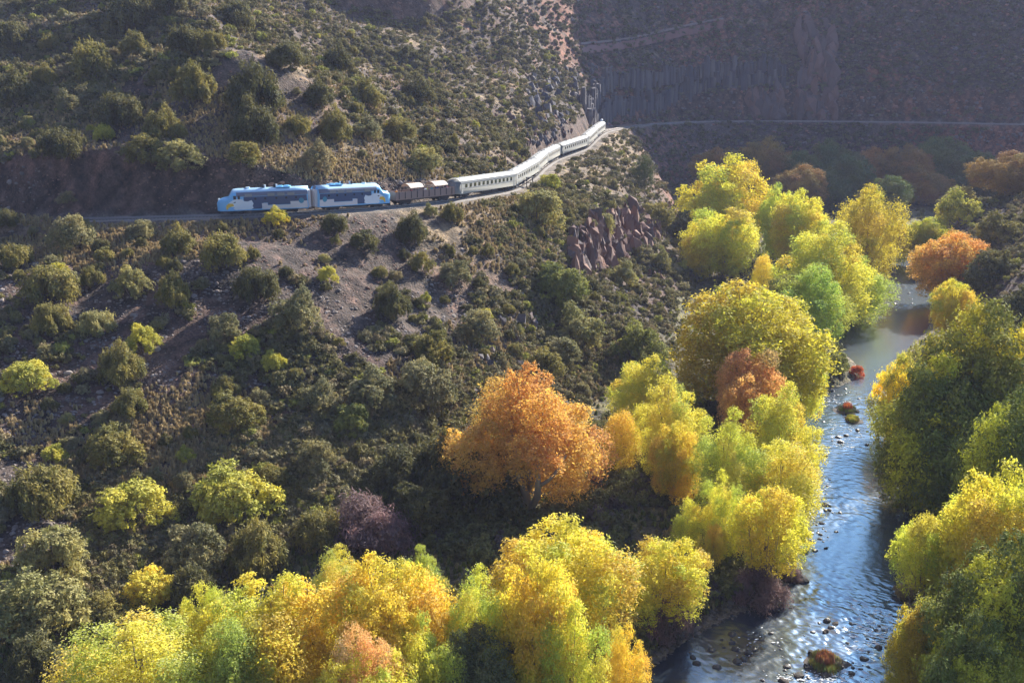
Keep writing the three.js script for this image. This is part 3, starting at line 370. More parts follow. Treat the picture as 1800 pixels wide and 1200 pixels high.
// picked out in the photograph: column, foot row, width, kind, tone, and what singles it out
const J = 'juniper', B = 'broad', S = 'sage', T3 = 'twiggy';
const picked = [
  [92, 92, 42, J, 'olive', 'upright olive juniper near the top left corner, left of two big dark ones'], [235, 58, 88, J, 'dark', 'big dark juniper clump at the top left, highest large one on the slope'], [237, 100, 52, J, 'olive', 'olive juniper just below the highest big dark clump at top left'],
  [25, 88, 60, J, 'dark', 'dark juniper at the left edge near the top corner'], [330, 95, 70, J, 'dark', 'dark wide juniper right of the olive one at top left'], [160, 98, 26, B, 'yellow', 'thin yellow-green bush among dark junipers at top left'],
  [415, 55, 60, J, 'dark', 'dark juniper at the top, below the upper photo edge left of centre'], [375, 90, 44, J, 'olive', 'olive juniper below the dark one at the top left of centre'], [300, 28, 60, J, 'dark', 'dark juniper cut by the top edge above the dry grass slope'],
  [505, 120, 62, J, 'dark', 'dark green juniper pair standing on the pale dry grass terrace'], [595, 128, 56, J, 'dark', 'dark juniper at the right end of the pale dry grass terrace'], [30, 185, 76, J, 'dark', 'dark juniper at the left edge beside the dry grass terrace'],
  [165, 145, 80, J, 'olive', 'wide olive juniper left on the upper dry grass terrace'], [80, 150, 46, J, 'olive', 'small olive juniper left of the wide one on the upper terrace'], [122, 195, 40, B, 'grey', 'grey airy bush in front of the upper dry grass terrace at left'],
  [345, 185, 80, J, 'olive', 'tall olive juniper clump in the middle of the sunlit terrace'], [445, 205, 110, J, 'dark', 'widest dark juniper clump right of the sunlit terrace middle'], [210, 228, 84, J, 'dark', 'dark juniper above the lower sunlit patch at left'],
  [110, 280, 80, J, 'dark', 'large round dark juniper at left, right above the shaded cut wall'], [183, 250, 38, J, 'yellow', 'small yellow-green juniper right of the large round dark one'], [290, 248, 70, J, 'olive', 'low spreading olive juniper above the cut wall'],
  [255, 290, 70, B, 'olive', 'olive bush at the brink of the cut wall, third large from left'], [315, 295, 80, B, 'pale', 'pale grey-green bush at the brink of the cut wall'], [445, 252, 90, J, 'dark', 'dark pointed juniper directly above the front engine'],
  [430, 292, 62, B, 'olive', 'olive bush on the brink straight above the engine cab'], [525, 240, 50, J, 'olive', 'olive juniper up the slope above the second engine'], [590, 250, 62, J, 'olive', 'olive juniper on the slope above the joint of the two engines'],
  [645, 190, 60, J, 'olive', 'olive juniper high on the slope above the second engine nose'], [560, 190, 54, J, 'dark', 'dark juniper high on the slope above the engines'], [640, 245, 54, B, 'grey', 'grey-green bush midway up the slope above the second engine'],
  [560, 300, 60, B, 'tan', 'tan dry bush just behind the engines roofs'], [745, 300, 66, B, 'pale', 'pale bush behind the open car with passengers'], [700, 250, 60, J, 'olive', 'olive juniper up the slope behind the open car'], [735, 180, 60, J, 'dark', 'dark juniper high up the slope behind the open car'],
  [12, 402, 40, J, 'dark', 'dark juniper at the left edge level with the berm'], [120, 365, 34, B, 'tan', 'small tan bush standing alone on the berm crest'], [485, 396, 46, B, 'gold', 'bright yellow bush in front of the front engine'],
  [588, 412, 48, J, 'dark', 'dark juniper below the second engine by the track'], [795, 392, 42, J, 'olive', 'thin olive juniper below the first coach end'], [725, 430, 60, J, 'dark', 'dark juniper below the open car'], [640, 440, 56, B, 'dark', 'dark bush below the second engine nose'],
  [28, 470, 60, J, 'olive', 'large olive juniper on the left edge below the berm'], [130, 440, 76, B, 'grey', 'wide grey bush below the berm at left'], [250, 424, 56, B, 'grey', 'grey bush directly below the right end of the berm'], [315, 445, 64, J, 'olive', 'olive juniper below and left of the front engine nose'],
  [390, 470, 84, J, 'olive', 'large olive juniper below the front engine cab'], [452, 530, 80, J, 'dark', 'large dark juniper two rows below the front engine'], [308, 540, 66, J, 'olive', 'bright topped olive juniper in the middle of the upper left slope'], [230, 520, 62, B, 'pale', 'pale olive bush left of the bright topped juniper'],
  [162, 505, 46, J, 'olive', 'olive juniper in the second row on the left slope'], [90, 530, 100, J, 'olive', 'broad olive juniper on the left slope under the grey bush'], [92, 590, 66, J, 'olive', 'olive juniper below the broad one on the left slope'], [170, 590, 66, J, 'pale', 'pale topped juniper above the tallest juniper on the left slope'],
  [215, 675, 84, J, 'olive', 'tallest olive juniper in the middle of the left slope'], [228, 735, 64, J, 'olive', 'round juniper just below the tallest one'], [250, 620, 56, B, 'yellow', 'yellow-green bush at the right shoulder of the tallest juniper'], [52, 690, 84, B, 'yellow', 'yellow-green bush alone at the left edge halfway down'],
  [430, 630, 60, B, 'yellow', 'yellow topped bush in the middle of the shaded slope'], [395, 600, 60, B, 'grey', 'grey bush above the yellow topped one'], [480, 655, 46, B, 'yellow', 'yellow flecked bush below right of the yellow topped one'], [520, 580, 90, B, 'grey', 'wide grey-olive bush in the middle of the shaded slope'],
  [395, 700, 52, J, 'olive', 'small olive juniper on the slope left of centre'], [410, 755, 100, B, 'olive', 'wide olive bush with lit top left of centre'], [620, 760, 66, B, 'green', 'fresh green rounded bush left of the orange sycamore'], [200, 820, 100, B, 'olive', 'olive bush of several tufts on the lower left slope'],
  [80, 900, 120, J, 'olive', 'wide feathery juniper at lower left'], [410, 910, 155, B, 'yellow', 'big dome of yellow-green leaves in the lower left middle'], [230, 925, 130, B, 'yellow', 'low yellow-green bush left of the big yellow-green dome'], [95, 810, 44, B, 'yellow', 'small yellow-green bush at left above the wide feathery juniper'],
  [325, 815, 36, B, 'yellow', 'small yellow bush above left of the big yellow-green dome'], [455, 1010, 110, J, 'olive', 'large weeping olive juniper above the yellow grove'], [345, 1000, 110, B, 'grey', 'grey-green bush left of the large weeping juniper'], [265, 1060, 96, B, 'gold', 'thin golden bush at lower left above the grove'],
  [95, 1020, 130, B, 'pale', 'grey-green bush at the lower left, above the largest corner one'], [75, 1110, 170, B, 'pale', 'largest grey-green bush in the lower left corner'], [180, 1100, 90, B, 'olive', 'dark yellowish bush beside the largest corner bush'], [70, 1200, 110, J, 'dark', 'dark juniper at the bottom edge in the lower left corner'],
  [340, 1060, 80, J, 'dark', 'dark green juniper between the golden bush and the grove'], [660, 960, 150, T3, 'purple', 'purplish bare twig bush above the yellow grove'], [560, 960, 90, J, 'olive', 'olive juniper left of the purplish twig bush'], [780, 870, 130, J, 'dark', 'dark juniper mass left below the orange sycamore'],
  [860, 900, 150, B, 'dark', 'dark broad bush under the orange sycamore trunk'], [700, 860, 110, J, 'dark', 'dark juniper above the purplish twig bush'], [745, 720, 110, B, 'grey', 'grey-green rounded bush up left of the orange sycamore'], [650, 720, 90, B, 'grey', 'grey bush left of the grey-green rounded one'],
  [560, 720, 70, B, 'grey', 'grey bush left in the row level with the sycamore top'], [480, 860, 60, B, 'olive', 'olive bush right above the big yellow-green dome'], [560, 830, 70, B, 'grey', 'grey tufted bush between the dome and the sycamore'], [740, 930, 120, B, 'dark', 'darkest bush in the shade right of the purplish twig bush'],
  [985, 640, 80, B, 'grey', 'grey-green bush above the orange sycamore'], [1020, 610, 90, B, 'pale', 'large pale green mesquite bush on the spur slope'], [1090, 500, 56, B, 'pale', 'round pale green bush under the red cliff'], [985, 530, 100, B, 'green', 'wide fresh green bush left under the red cliff'],
  [945, 395, 90, B, 'pale', 'big pale green bush on the crest below the coaches'], [965, 335, 44, B, 'yellow', 'yellow-green bush just below the bend of coaches'], [1060, 410, 46, B, 'pale', 'pale bush above the red cliff'], [1120, 640, 90, B, 'green', 'green bush at the foot of the spur by the yellow trees'],
  [1160, 470, 40, B, 'pale', 'pale bush right beside the red cliff'], [1150, 400, 70, B, 'olive', 'olive bush on the right flank of the spur'], [1200, 430, 80, B, 'dark', 'dark bush below the golden dome tree on the spur foot'], [955, 660, 70, B, 'olive', 'olive bush just over the sycamore top'],
  [740, 480, 44, B, 'olive', 'olive bush two rows below the open car'], [800, 500, 60, B, 'grey', 'grey bush midslope below the first coach'], [690, 560, 70, J, 'dark', 'dark juniper midslope below the second engine'], [840, 600, 80, B, 'grey', 'grey bush in the slope middle above the sycamore'], [760, 640, 70, B, 'olive', 'olive bush above left of the sycamore top'],
  [1745, 350, 60, B, 'pale', 'pale bush on the crest of the right bank spur'], [1690, 372, 64, B, 'pale', 'pale bush on the left end of the right bank spur crest'], [1690, 400, 80, B, 'yellow', 'yellowish bush on the spur face above the orange tree'], [1760, 430, 80, B, 'olive', 'olive bush on the shaded face of the right bank spur'], [1740, 500, 90, B, 'dark', 'dark bush above the huge green cottonwood'], [1785, 560, 70, B, 'dark', 'dark bush at the right edge above the huge cottonwood'],
  [1465, 655, 62, B, 'green', 'fresh green willow bush on the point in the river'], [1430, 640, 50, B, 'green', 'green bush at the base of the point in the river'], [1505, 662, 26, B, 'orange', 'red-orange shrub at the tip of the point in the river'], [1392, 1022, 40, T3, 'purple', 'bare twig bush on the black bank edge of the left shore'], [1330, 1055, 100, T3, 'purple', 'purple-brown twigs under the golden cottonwood with bare stems'], [1165, 1115, 120, T3, 'purple', 'purple-brown twigs under the feathery yellow cottonwood'], [1592, 1050, 44, T3, 'tan', 'tan twigs hanging over the water on the right bank'],
];
TONES.orange = [0.55, 0.15, 0.04]; toneMat.orange = leafMat(...TONES.orange, 0.4);
picked.forEach(([x, y, w, kind, tone, label], i) => { const g = hit(x, y - 2); shrub(g.x, g.d, w / F * g.t * 1.03, kind, tone, label, null, i); });
// further large shrubs of the slopes, each named by where it stands
const marks = [['the front engine', 465, 355], ['the second engine', 618, 345], ['the open car', 738, 340], ['the first coach', 845, 325], ['the last coach', 1050, 225], ['the red cliff', 1075, 425], ['the orange sycamore', 935, 760], ['the big yellow-green dome bush', 410, 865], ['the tallest juniper', 215, 630], ['the berm crest bush', 120, 358], ['the top left dark clump', 235, 45], ['the sunlit terrace clump', 345, 165], ['the purplish twig bush', 660, 910], ['the golden dome tree', 1268, 350], ['the spur crest bush', 1745, 340]];
{
  const r = rng(4242), seen = new Set(), names = { dark: 'dark', olive: 'olive', grey: 'grey-green', pale: 'pale green', tan: 'tan', yellow: 'yellowish', green: 'green' }, list = [];
  let tries = 0;
  while (list.length < 165 && tries++ < 6000) {
    const px = 10 + r() * 1780, py = 8 + r() * 940; if (px > 1080 && !(px > 1640 && py > 340 && py < 560)) continue;
    const g = hit(px, py); if (g.t > 420) continue;
    const [s] = nearTrack(g.x, g.d); if (abs(s) < 6.5 || (s < 0 && s > -9 && px < 380)) continue; if (g.y < 3.6 || slopeAt(g.x, g.d) > 1.15) continue;
    const dens = fbm(g.x * 0.035 + 11, g.d * 0.035, 3) + 0.25; if (r() > dens + 0.45) continue;
    const w = lerp(1.9, 4.0, r() * r()) * (g.t < 230 ? 1 : 1.15);
    if (placedShrubs.some(([x, d, q]) => hypot(x - g.x, d - g.d) < q + w * 0.36)) continue;
    const kind = r() < 0.55 ? J : B, tone = kind === J ? (r() < 0.5 ? 'dark' : 'olive') : ['grey', 'olive', 'pale', 'tan', 'grey', 'dark', 'yellow'][floor(r() * 7)], q = project(g.x, g.y + w * 0.35, g.d);
    let best = null;
    for (const [n, mx, my] of marks) { const e = hypot(q[0] - mx, q[1] - my); if (!best || e < best[0]) best = [e, n, (q[0] - mx) / 42, (q[1] - my) / 42]; }
    const sx = Math.round(best[2]), sy = Math.round(best[3]), W4 = ['', 'quarter', 'half', 'three-quarter', 'one', 'one-and-quarter', 'one-and-half', 'nearly-two', 'two', 'over-two', 'two-and-half', 'nearly-three', 'three', 'over-three', 'three-and-half', 'nearly-four', 'four', 'over-four', 'four-and-half', 'nearly-five', 'five', 'over-five'], half = (v) => W4[abs(v)] ?? 'many';
    const parts = []; if (sx) parts.push(half(sx) + ' engine-lengths ' + (sx < 0 ? 'left' : 'right')); if (sy) parts.push(half(sy) + (sx ? '' : ' engine-lengths') + (sy < 0 ? ' above' : ' below')); if (!sx && !sy) continue;
    const label = `${names[tone]} ${kind === J ? 'juniper' : 'bush'} ${parts.join(' and ')}${sy ? '' : ' of'} ${best[1]}`;
    if (seen.has(label)) continue; seen.add(label);
    list.push(1); shrub(g.x, g.d, w, kind, tone, label, 'shrubs scattered over the slopes', 400 + list.length);
  }
}
// ---------------------------------------------------------------- low scrub, stones and grass nobody could count
function scatter(name, geo, mat, n, seed, pick, scale, tint) {
  const r = rng(seed), o = new THREE.Object3D(), M = [], C = [], c = new THREE.Color(); let tries = 0;
  while (M.length < n && tries++ < n * 14) { const p = pick(r); if (!p) continue; const [x, d] = p, k = scale(r, x, d); o.position.set(x, p[3] ?? ground(x, d) - 0.08 * k, -d); o.rotation.set((r() - 0.5) * 0.3, r() * 6.28, (r() - 0.5) * 0.3); o.scale.set(k, k * (0.75 + 0.5 * r()), k); o.updateMatrix(); M.push(o.matrix.clone()); C.push(tint(r, x, d)); }
  const I = new THREE.InstancedMesh(geo, mat, M.length); M.forEach((m, i) => { I.setMatrixAt(i, m); I.setColorAt(i, c.setRGB(...C[i])); });
  I.name = numbered(name); I.userData.kind = 'stuff'; I.castShadow = I.receiveShadow = true; scene.add(I); return I;
}
function lowShape(seed, n, size, o) { const r = rng(seed), L = new Leaves(), lobes = []; for (let k = 0; k < 7; k++) { const a = k * 2.4, q = 0.12 + 0.2 * r(); lobes.push({ x: cos(a) * q, y: 0.12 + 0.25 * r(), z: sin(a) * q, r: 0.13 + 0.07 * r(), c: [1, 1, 1] }); } fillLobes(L, lobes, n, size, r, o); return L.build(); }
function rockShape(seed) { const g = new THREE.IcosahedronGeometry(0.5, 1), p = g.attributes.position, s = seed * 3.7; for (let i = 0; i < p.count; i++) { const x = p.getX(i), y = p.getY(i), z = p.getZ(i), k = 1 + 0.5 * noise(x * 2.3 + s, y * 2.3 + z * 1.9 + s); p.setXYZ(i, x * k * 1.15, y * k * 0.72, z * k); } g.computeVertexNormals(); return g; }
const rockMat = std(1, 1, 1, { roughness: 0.95, flatShading: true });
const inView = (r, y0, y1, tmax) => { const px = -60 + r() * 1920, py = y0 + r() * (y1 - y0), g = hit(px, py); return g.t < tmax ? [g.x, g.d, g] : null; };
const bare = [[60, 745, 80, 50], [310, 600, 60, 75], [330, 715, 90, 40], [560, 455, 45, 35], [40, 830, 60, 30], [700, 640, 50, 30], [60, 960, 70, 40], [300, 790, 60, 30], [860, 590, 40, 40], [560, 170, 50, 20], [430, 330, 420, 22]].map(([x, y, w, h]) => { const g = hit(x, y); return { ...g, w: w / F * g.t, h: w / F * g.t * 1.1 }; });
const isBare = (x, d) => bare.some((b) => ((x - b.x) / b.w) ** 2 + ((d - b.d) / b.h) ** 2 < 1 + 0.9 * fbm(x * 0.25, d * 0.25, 2));
const slopeOnly = (p, steep = 1.9) => { if (!p) return null; const [s] = nearTrack(p[0], p[1]); return abs(s) < 4.6 || p[2].y < 3.2 || slopeAt(p[0], p[1]) > steep ? null : p; };
const patch = (x, d, k = 0.06, o = 0) => fbm(x * k + o, d * k + o * 2, 3);
const scrubM = leafMat(1, 1, 1, 0.25);
const drab = (r) => { const q = r(), v = 0.7 + 0.6 * r(); return (q < 0.4 ? [0.20, 0.175, 0.06] : q < 0.65 ? [0.235, 0.205, 0.105] : q < 0.82 ? [0.12, 0.11, 0.036] : q < 0.93 ? [0.28, 0.22, 0.11] : [0.32, 0.31, 0.06]).map((c) => c * v); };
for (let k = 0; k < 3; k++) scatter('low_scrub', lowShape(700 + k, 420, 0.05, { per: 12, clump: 0.5, stretch: 1.6, up: 0.4 }), scrubM, 6800, 710 + k, (r) => { const p = slopeOnly(inView(r, 0, 1180, 440)); return p && !isBare(p[0], p[1]) && patch(p[0], p[1], 0.05, k * 9) + (p[1] < 300 && nearTrack(p[0], p[1])[0] < 0 ? lerp(0.2, 0.44, sstep(-55, 0, p[0])) : 0.5) > r() * 0.8 ? p : null; }, (r, x, d) => lerp(0.8, 3.2, r() * r()) * (d > 215 ? 1.4 : 1), drab);
// dry grass
const blade = new Leaves(); { const r = rng(3); for (let k = 0; k < 16; k++) { const a = r() * 6.28; blade.add(cos(a) * 0.25 * r(), 0.2 + 0.15 * r(), sin(a) * 0.25 * r(), cos(a + 1), 0.3, sin(a + 1), 0.2, 2.6, [1, 1, 1], r, 2.2); } }
const bladeG = blade.build();
scatter('dry_grass', bladeG, scrubM, 26000, 801, (r) => { const p = slopeOnly(inView(r, 0, 1000, 420), 0.9); if (!p) return null; const s = nearTrack(p[0], p[1])[0]; return patch(p[0], p[1], 0.05, 3) + (s > 0 ? 0.3 : s > -22 ? 0.25 : -0.12) > r() * 0.5 ? p : null; }, (r) => lerp(0.45, 1.1, r()), (r) => { const v = 0.75 + 0.5 * r(); return [0.40 * v, 0.30 * v, 0.15 * v]; });
scatter('bank_grass', bladeG, scrubM, 9000, 802, (r) => { const p = inView(r, 380, 1195, 330); return p && p[2].y > 0.5 && p[2].y < 4.2 && nearTrack(p[0], p[1])[0] < 0 ? p : null; }, (r) => lerp(0.4, 1.1, r()), (r) => { const v = 0.7 + 0.6 * r(); return r() < 0.3 ? [0.30 * v, 0.24 * v, 0.10 * v] : [0.16 * v, 0.18 * v, 0.04 * v]; });
for (let k = 0; k < 3; k++) scatter('loose_stones', rockShape(k + 1), rockMat, 7000, 820 + k, (r) => { const p = slopeOnly(inView(r, 0, 1150, 420), 9); return p && patch(p[0], p[1], 0.08, 20 + k) + 0.22 > r() * 0.6 ? p : null; }, (r) => lerp(0.18, 0.6, r() ** 3) + (r() < 0.02 ? 0.6 : 0), (r, x, d) => { const v = 0.6 + 0.8 * r(), red = patch(x, d, 0.03, 90) > 0.05; return red ? [0.25 * v, 0.14 * v, 0.10 * v] : [0.20 * v, 0.165 * v, 0.145 * v]; });
// the far canyon wall
scatter('far_scrub', lowShape(760, 260, 0.085, { per: 10, clump: 0.5, stretch: 1.2 }), scrubM, 5200, 830, (r) => { const px = 900 + r() * 960, p = hit(px, r() * 345); return p.t > 385 && p.t < 760 && slopeAt(p.x, p.d) < 2.4 && abs(nearTrack(p.x, p.d)[0]) > 5 ? [p.x, p.d] : null; }, (r) => lerp(1.4, 4.2, r() * r()), (r) => { const v = 0.6 + 0.7 * r(); return r() < 0.6 ? [0.15 * v, 0.14 * v, 0.06 * v] : [0.19 * v, 0.165 * v, 0.10 * v]; });
scatter('far_stones', rockShape(9), rockMat, 5000, 831, (r) => { const px = 1000 + r() * 860, p = hit(px, r() * 345); return p.t > 385 && p.t < 760 && abs(nearTrack(p.x, p.d)[0]) > 5 ? [p.x, p.d] : null; }, (r) => lerp(0.6, 2.4, r() ** 3), (r) => { const v = 0.6 + 0.8 * r(); return r() < 0.4 ? [0.26 * v, 0.13 * v, 0.10 * v] : [0.15 * v, 0.13 * v, 0.13 * v]; });
// ---------------------------------------------------------------- the railway
function ribbon(u0, u1, profile, stepU = 2) {                    // profile: [sideways, up] pairs swept along the line
  const pos = [], idx = [], m = profile.length; let rows = 0;
  for (let u = u0; u <= u1; u += stepU) {
    const i = min(699, floor(u)), p = LP[i], a = LP[max(0, i - 2)], b = LP[min(700, i + 2)], l = hypot(b.x - a.x, b.z - a.z), nx = -(b.z - a.z) / l, nz = (b.x - a.x) / l;   // n: to the right of the line, towards the river
    for (const [q, h] of profile) pos.push(p.x + nx * q, p.y + h, p.z + nz * q); rows++;
  }
  for (let i = 0; i < rows - 1; i++) for (let j = 0; j < m - 1; j++) { const o = i * m + j; idx.push(o, o + 1, o + m, o + 1, o + m + 1, o + m); }
  const g = new THREE.BufferGeometry(); g.setAttribute('position', new THREE.Float32BufferAttribute(pos, 3)); g.setIndex(idx); g.computeVertexNormals(); return g;
}
{
  const T = new THREE.Group(); T.name = 'railway_track'; T.userData.kind = 'structure'; scene.add(T);
  const u1 = trackU(1900);
  part('ballast', ribbon(10, u1, [[-2.6, -0.7], [-1.5, -0.12], [1.5, -0.12], [2.6, -0.7]]), std(0.21, 0.185, 0.165, { roughness: 1 }), T);
  for (const q of [-0.72, 0.72]) part('rail', ribbon(10, u1, [[q - 0.05, -0.02], [q - 0.04, 0.12], [q + 0.04, 0.12], [q + 0.05, -0.02]]), std(0.30, 0.26, 0.24, { metalness: 0.6, roughness: 0.45 }), T);
  const tieG = new THREE.BoxGeometry(0.24, 0.16, 2.5), M = [], o = new THREE.Object3D(), r = rng(31);
  for (let a = 10; a < u1; a += 0.62 / LSEG) { const i = min(698, floor(a)), p = LP[i].clone().lerp(LP[i + 1], a - i), b = LP[i + 1]; o.position.set(p.x, p.y - 0.09, p.z); o.rotation.y = -Math.atan2(b.z - LP[i].z, b.x - LP[i].x) + (r() - 0.5) * 0.04; o.updateMatrix(); M.push(o.matrix.clone()); }
  const I = new THREE.InstancedMesh(tieG, std(0.12, 0.10, 0.085), M.length); M.forEach((m, i) => I.setMatrixAt(i, m)); I.name = 'tie'; I.userData.kind = 'stuff'; I.castShadow = I.receiveShadow = true; T.add(I);
}
const at = (len) => { const u = len / LSEG, i = min(699, floor(u)); return LP[i].clone().lerp(LP[i + 1], u - i); };
function onTrack(o, from, length, turn) {                        // +x along the line away from the leading engine, +z towards the river
  const a = at(from + length * 0.2), b = at(from + length * 0.8), x = b.clone().sub(a).normalize().multiplyScalar(turn ? -1 : 1), z = new THREE.Vector3().crossVectors(x, new THREE.Vector3(0, 1, 0)).normalize(), y = new THREE.Vector3().crossVectors(z, x);
  o.position.copy(a).lerp(b, 0.5).add(new THREE.Vector3(0, 0.12, 0)); o.quaternion.setFromRotationMatrix(new THREE.Matrix4().makeBasis(x, y, z));
}
function loft(secs, ring, color) {                               // secs: [x, top, half width]; ring: [z, y] in a full section
  const pos = [], idx = [], m = ring.length, yb = ring[0][1], cap = 2.0;
  for (const [x, T, W, lift = 0] of secs) for (const [z, y] of ring) pos.push(x, y <= cap ? y + lift * (cap - y) / (cap - yb) : cap + (y - cap) * (T - cap) / (4.48 - cap), z * W / 1.52);
  for (let i = 0; i < secs.length - 1; i++) for (let j = 0; j < m - 1; j++) { const o = i * m + j; idx.push(o, o + m, o + 1, o + 1, o + m, o + m + 1); }
  for (const [b, f] of [[0, 1], [(secs.length - 1) * m, -1]]) for (let j = 1; j < m - 1; j++) idx.push(b, ...(f > 0 ? [b + j, b + j + 1] : [b + j + 1, b + j]));
  let g = new THREE.BufferGeometry(); g.setAttribute('position', new THREE.Float32BufferAttribute(pos, 3)); g.setIndex(idx); g.computeVertexNormals(); g = g.toNonIndexed();
  if (color) { const p = g.attributes.position, c = new Float32Array(p.count * 3); for (let f = 0; f < p.count; f += 3) { const k = color((p.getX(f) + p.getX(f + 1) + p.getX(f + 2)) / 3, (p.getY(f) + p.getY(f + 1) + p.getY(f + 2)) / 3); for (let q = 0; q < 3; q++) c.set(k, (f + q) * 3); } g.setAttribute('color', new THREE.BufferAttribute(c, 3)); }
  return g;
}
const mirrorRing = (half) => [...half, ...half.slice(0, -1).reverse().map(([z, y]) => [-z, y])];
const box = (w, h, d, x, y, z) => new THREE.BoxGeometry(w, h, d).translate(x, y, z);
const paint = { blue: std(0.20, 0.50, 0.78, { roughness: 0.35 }), pale: std(0.55, 0.72, 0.85, { roughness: 0.4 }), navy: std(0.035, 0.065, 0.15, { roughness: 0.4 }), cream: std(0.66, 0.60, 0.58, { roughness: 0.5 }), white: std(0.70, 0.73, 0.75, { roughness: 0.5 }), beak: std(0.75, 0.47, 0.06, { roughness: 0.5 }), dark: std(0.03, 0.03, 0.035, { roughness: 0.8 }), glass: std(0.02, 0.025, 0.035, { roughness: 0.12 }), teal: std(0.05, 0.24, 0.34, { roughness: 0.5 }), coach: std(0.33, 0.315, 0.275, { roughness: 0.6 }), roof: std(0.31, 0.305, 0.285, { roughness: 0.65 }), gutter: std(0.27, 0.27, 0.27, { roughness: 0.6 }), rust: std(0.28, 0.20, 0.17, { roughness: 0.9 }), canopy: std(0.62, 0.50, 0.41, { roughness: 0.7 }), lamp: std(0.85, 0.85, 0.8, { roughness: 0.2 }) };
const bodyPaint = new THREE.MeshStandardMaterial({ vertexColors: true, roughness: 0.35, side: THREE.DoubleSide });
const truckG = mergeGeometries([box(2.9, 0.4, 2.3, 0, 0.62, 0), box(0.9, 0.5, 2.2, 0, 0.5, 0), ...[-0.95, 0.95].flatMap((x) => [-0.8, 0.8].map((z) => new THREE.CylinderGeometry(0.47, 0.47, 0.14, 18).rotateX(PI / 2).translate(x, 0.47, z)))].map((g) => g.toNonIndexed()));
function flank(shape, zAt, m, parent, name) { let g = null; for (const s of [1, -1]) { const h = new THREE.ShapeGeometry(shape), p = h.attributes.position; for (let i = 0; i < p.count; i++) p.setZ(i, s * zAt(p.getX(i), p.getY(i))); if (s < 0) { const ix = h.index.array; for (let i = 0; i < ix.length; i += 3) [ix[i], ix[i + 1]] = [ix[i + 1], ix[i]]; } h.computeVertexNormals(); g = g ? mergeGeometries([g, h]) : h; } return part(name, g, m, parent); }
const poly = (pts) => { const q = new THREE.Shape(); pts.forEach(([x, y], i) => (i ? q.lineTo(x, y) : q.moveTo(x, y))); return q; };
function makeEngine() {
  const T = thing('diesel_locomotive', 'leading light blue streamlined engine with a painted white eagle, facing left', 'locomotive');
  const half = [[1.5, 0.72], [1.52, 1.2], [1.52, 2.0], [1.52, 2.6], [1.52, 3.15], [1.47, 3.5], [1.3, 3.88], [1.0, 4.18], [0.55, 4.38], [0, 4.48]];
  const secs = [[8.3, 4.48, 1.52], [6, 4.48, 1.52], [3, 4.48, 1.52], [0, 4.48, 1.52], [-3, 4.48, 1.52], [-4.6, 4.48, 1.52], [-5.25, 4.42, 1.52], [-5.55, 4.2, 1.52], [-6.15, 3.22, 1.52], [-6.6, 3.12, 1.5], [-7.2, 3.0, 1.42], [-7.7, 2.82, 1.26], [-8.05, 2.58, 1.02, 0.02], [-8.25, 2.3, 0.75, 0.05], [-8.33, 2.1, 0.5, 0.1]];
  const blue = [0.18, 0.46, 0.74], sky1 = [0.36, 0.55, 0.70], slate = [0.15, 0.155, 0.21];
  part('body', loft(secs, mirrorRing(half), (x, y) => (y > 3.9 || x < -5.5 && y > 3.4 ? sky1 : x > -4.2 && y > 3.1 ? slate : blue)), bodyPaint, T);
  const W = (x) => (x > -6.15 ? 1.52 : x > -6.6 ? 1.5 : x > -7.2 ? lerp(1.5, 1.42, (-6.6 - x) / 0.6) : lerp(1.42, 1.26, (-7.2 - x) / 0.5)), z = (o) => (x) => W(x) + o;
  flank(poly([[-3.3, 0.95], [-3.3, 3.1], [8.15, 3.1], [8.15, 1.95], [5.2, 1.95], [5.2, 1.55], [1, 1.55], [1, 1.95], [0.2, 1.95], [-0.2, 0.95]]), z(0.012), paint.navy, T, 'navy_band');
  flank(poly([[-0.1, 0.85], [-0.1, 1.9], [0.95, 1.9], [0.95, 1.5], [5.1, 1.5], [5.1, 2.05], [8.2, 2.05], [8.2, 0.85]]), z(0.018), paint.cream, T, 'cream_stripe');
  flank(new THREE.Shape().absarc(7.1, 2.1, 0.48, 0, 2 * PI), z(0.028), paint.teal, T, 'round_emblem');
  const eagle = flank(poly([[-6.3, 1.55], [-5.9, 2.2], [-5.2, 2.62], [-4.5, 2.78], [-3.7, 2.7], [-3.2, 2.35], [-2.6, 2.3], [-1.9, 2.5], [-1.75, 2.2], [-1.6, 1.9], [-1.8, 1.5], [-1.65, 1.15], [-2.1, 0.9], [-4.9, 0.88], [-5.3, 1.1], [-5.0, 1.35], [-5.5, 1.4]]), z(0.02), paint.white, T, 'painted_eagle');
  flank(poly([[-6.6, 1.05], [-6.55, 1.7], [-6.1, 2.05], [-5.3, 2.0], [-5.1, 1.6], [-5.8, 1.45], [-6.2, 1.25], [-6.35, 0.95]]), z(0.03), paint.beak, eagle, 'beak');
  flank(poly([[-5.25, 2.2], [-4.85, 2.32], [-4.7, 2.2], [-5.0, 2.1]]), z(0.03), paint.dark, eagle, 'eye');
  for (const s of [1, -1]) { const w = part('windshield', new THREE.PlaneGeometry(0.86, 1.15).rotateX(-0.0), paint.glass, T); const n = new THREE.Vector3(-0.98, 0.6, 0).normalize(), zz = new THREE.Vector3(0, 0, 1), up = new THREE.Vector3().crossVectors(n, zz).negate(); w.quaternion.setFromRotationMatrix(new THREE.Matrix4().makeBasis(zz, up.clone().negate(), n)); w.position.set(-5.86, 3.76, s * 0.52); w.scale.set(1, 0.72, 1); }
  for (const [x, w] of [[-4.9, 0.5], [-4.15, 0.42]]) for (const s of [1, -1]) part('cab_window', box(w, 0.62, 0.04, x, 3.02, s * 1.52), paint.glass, T);
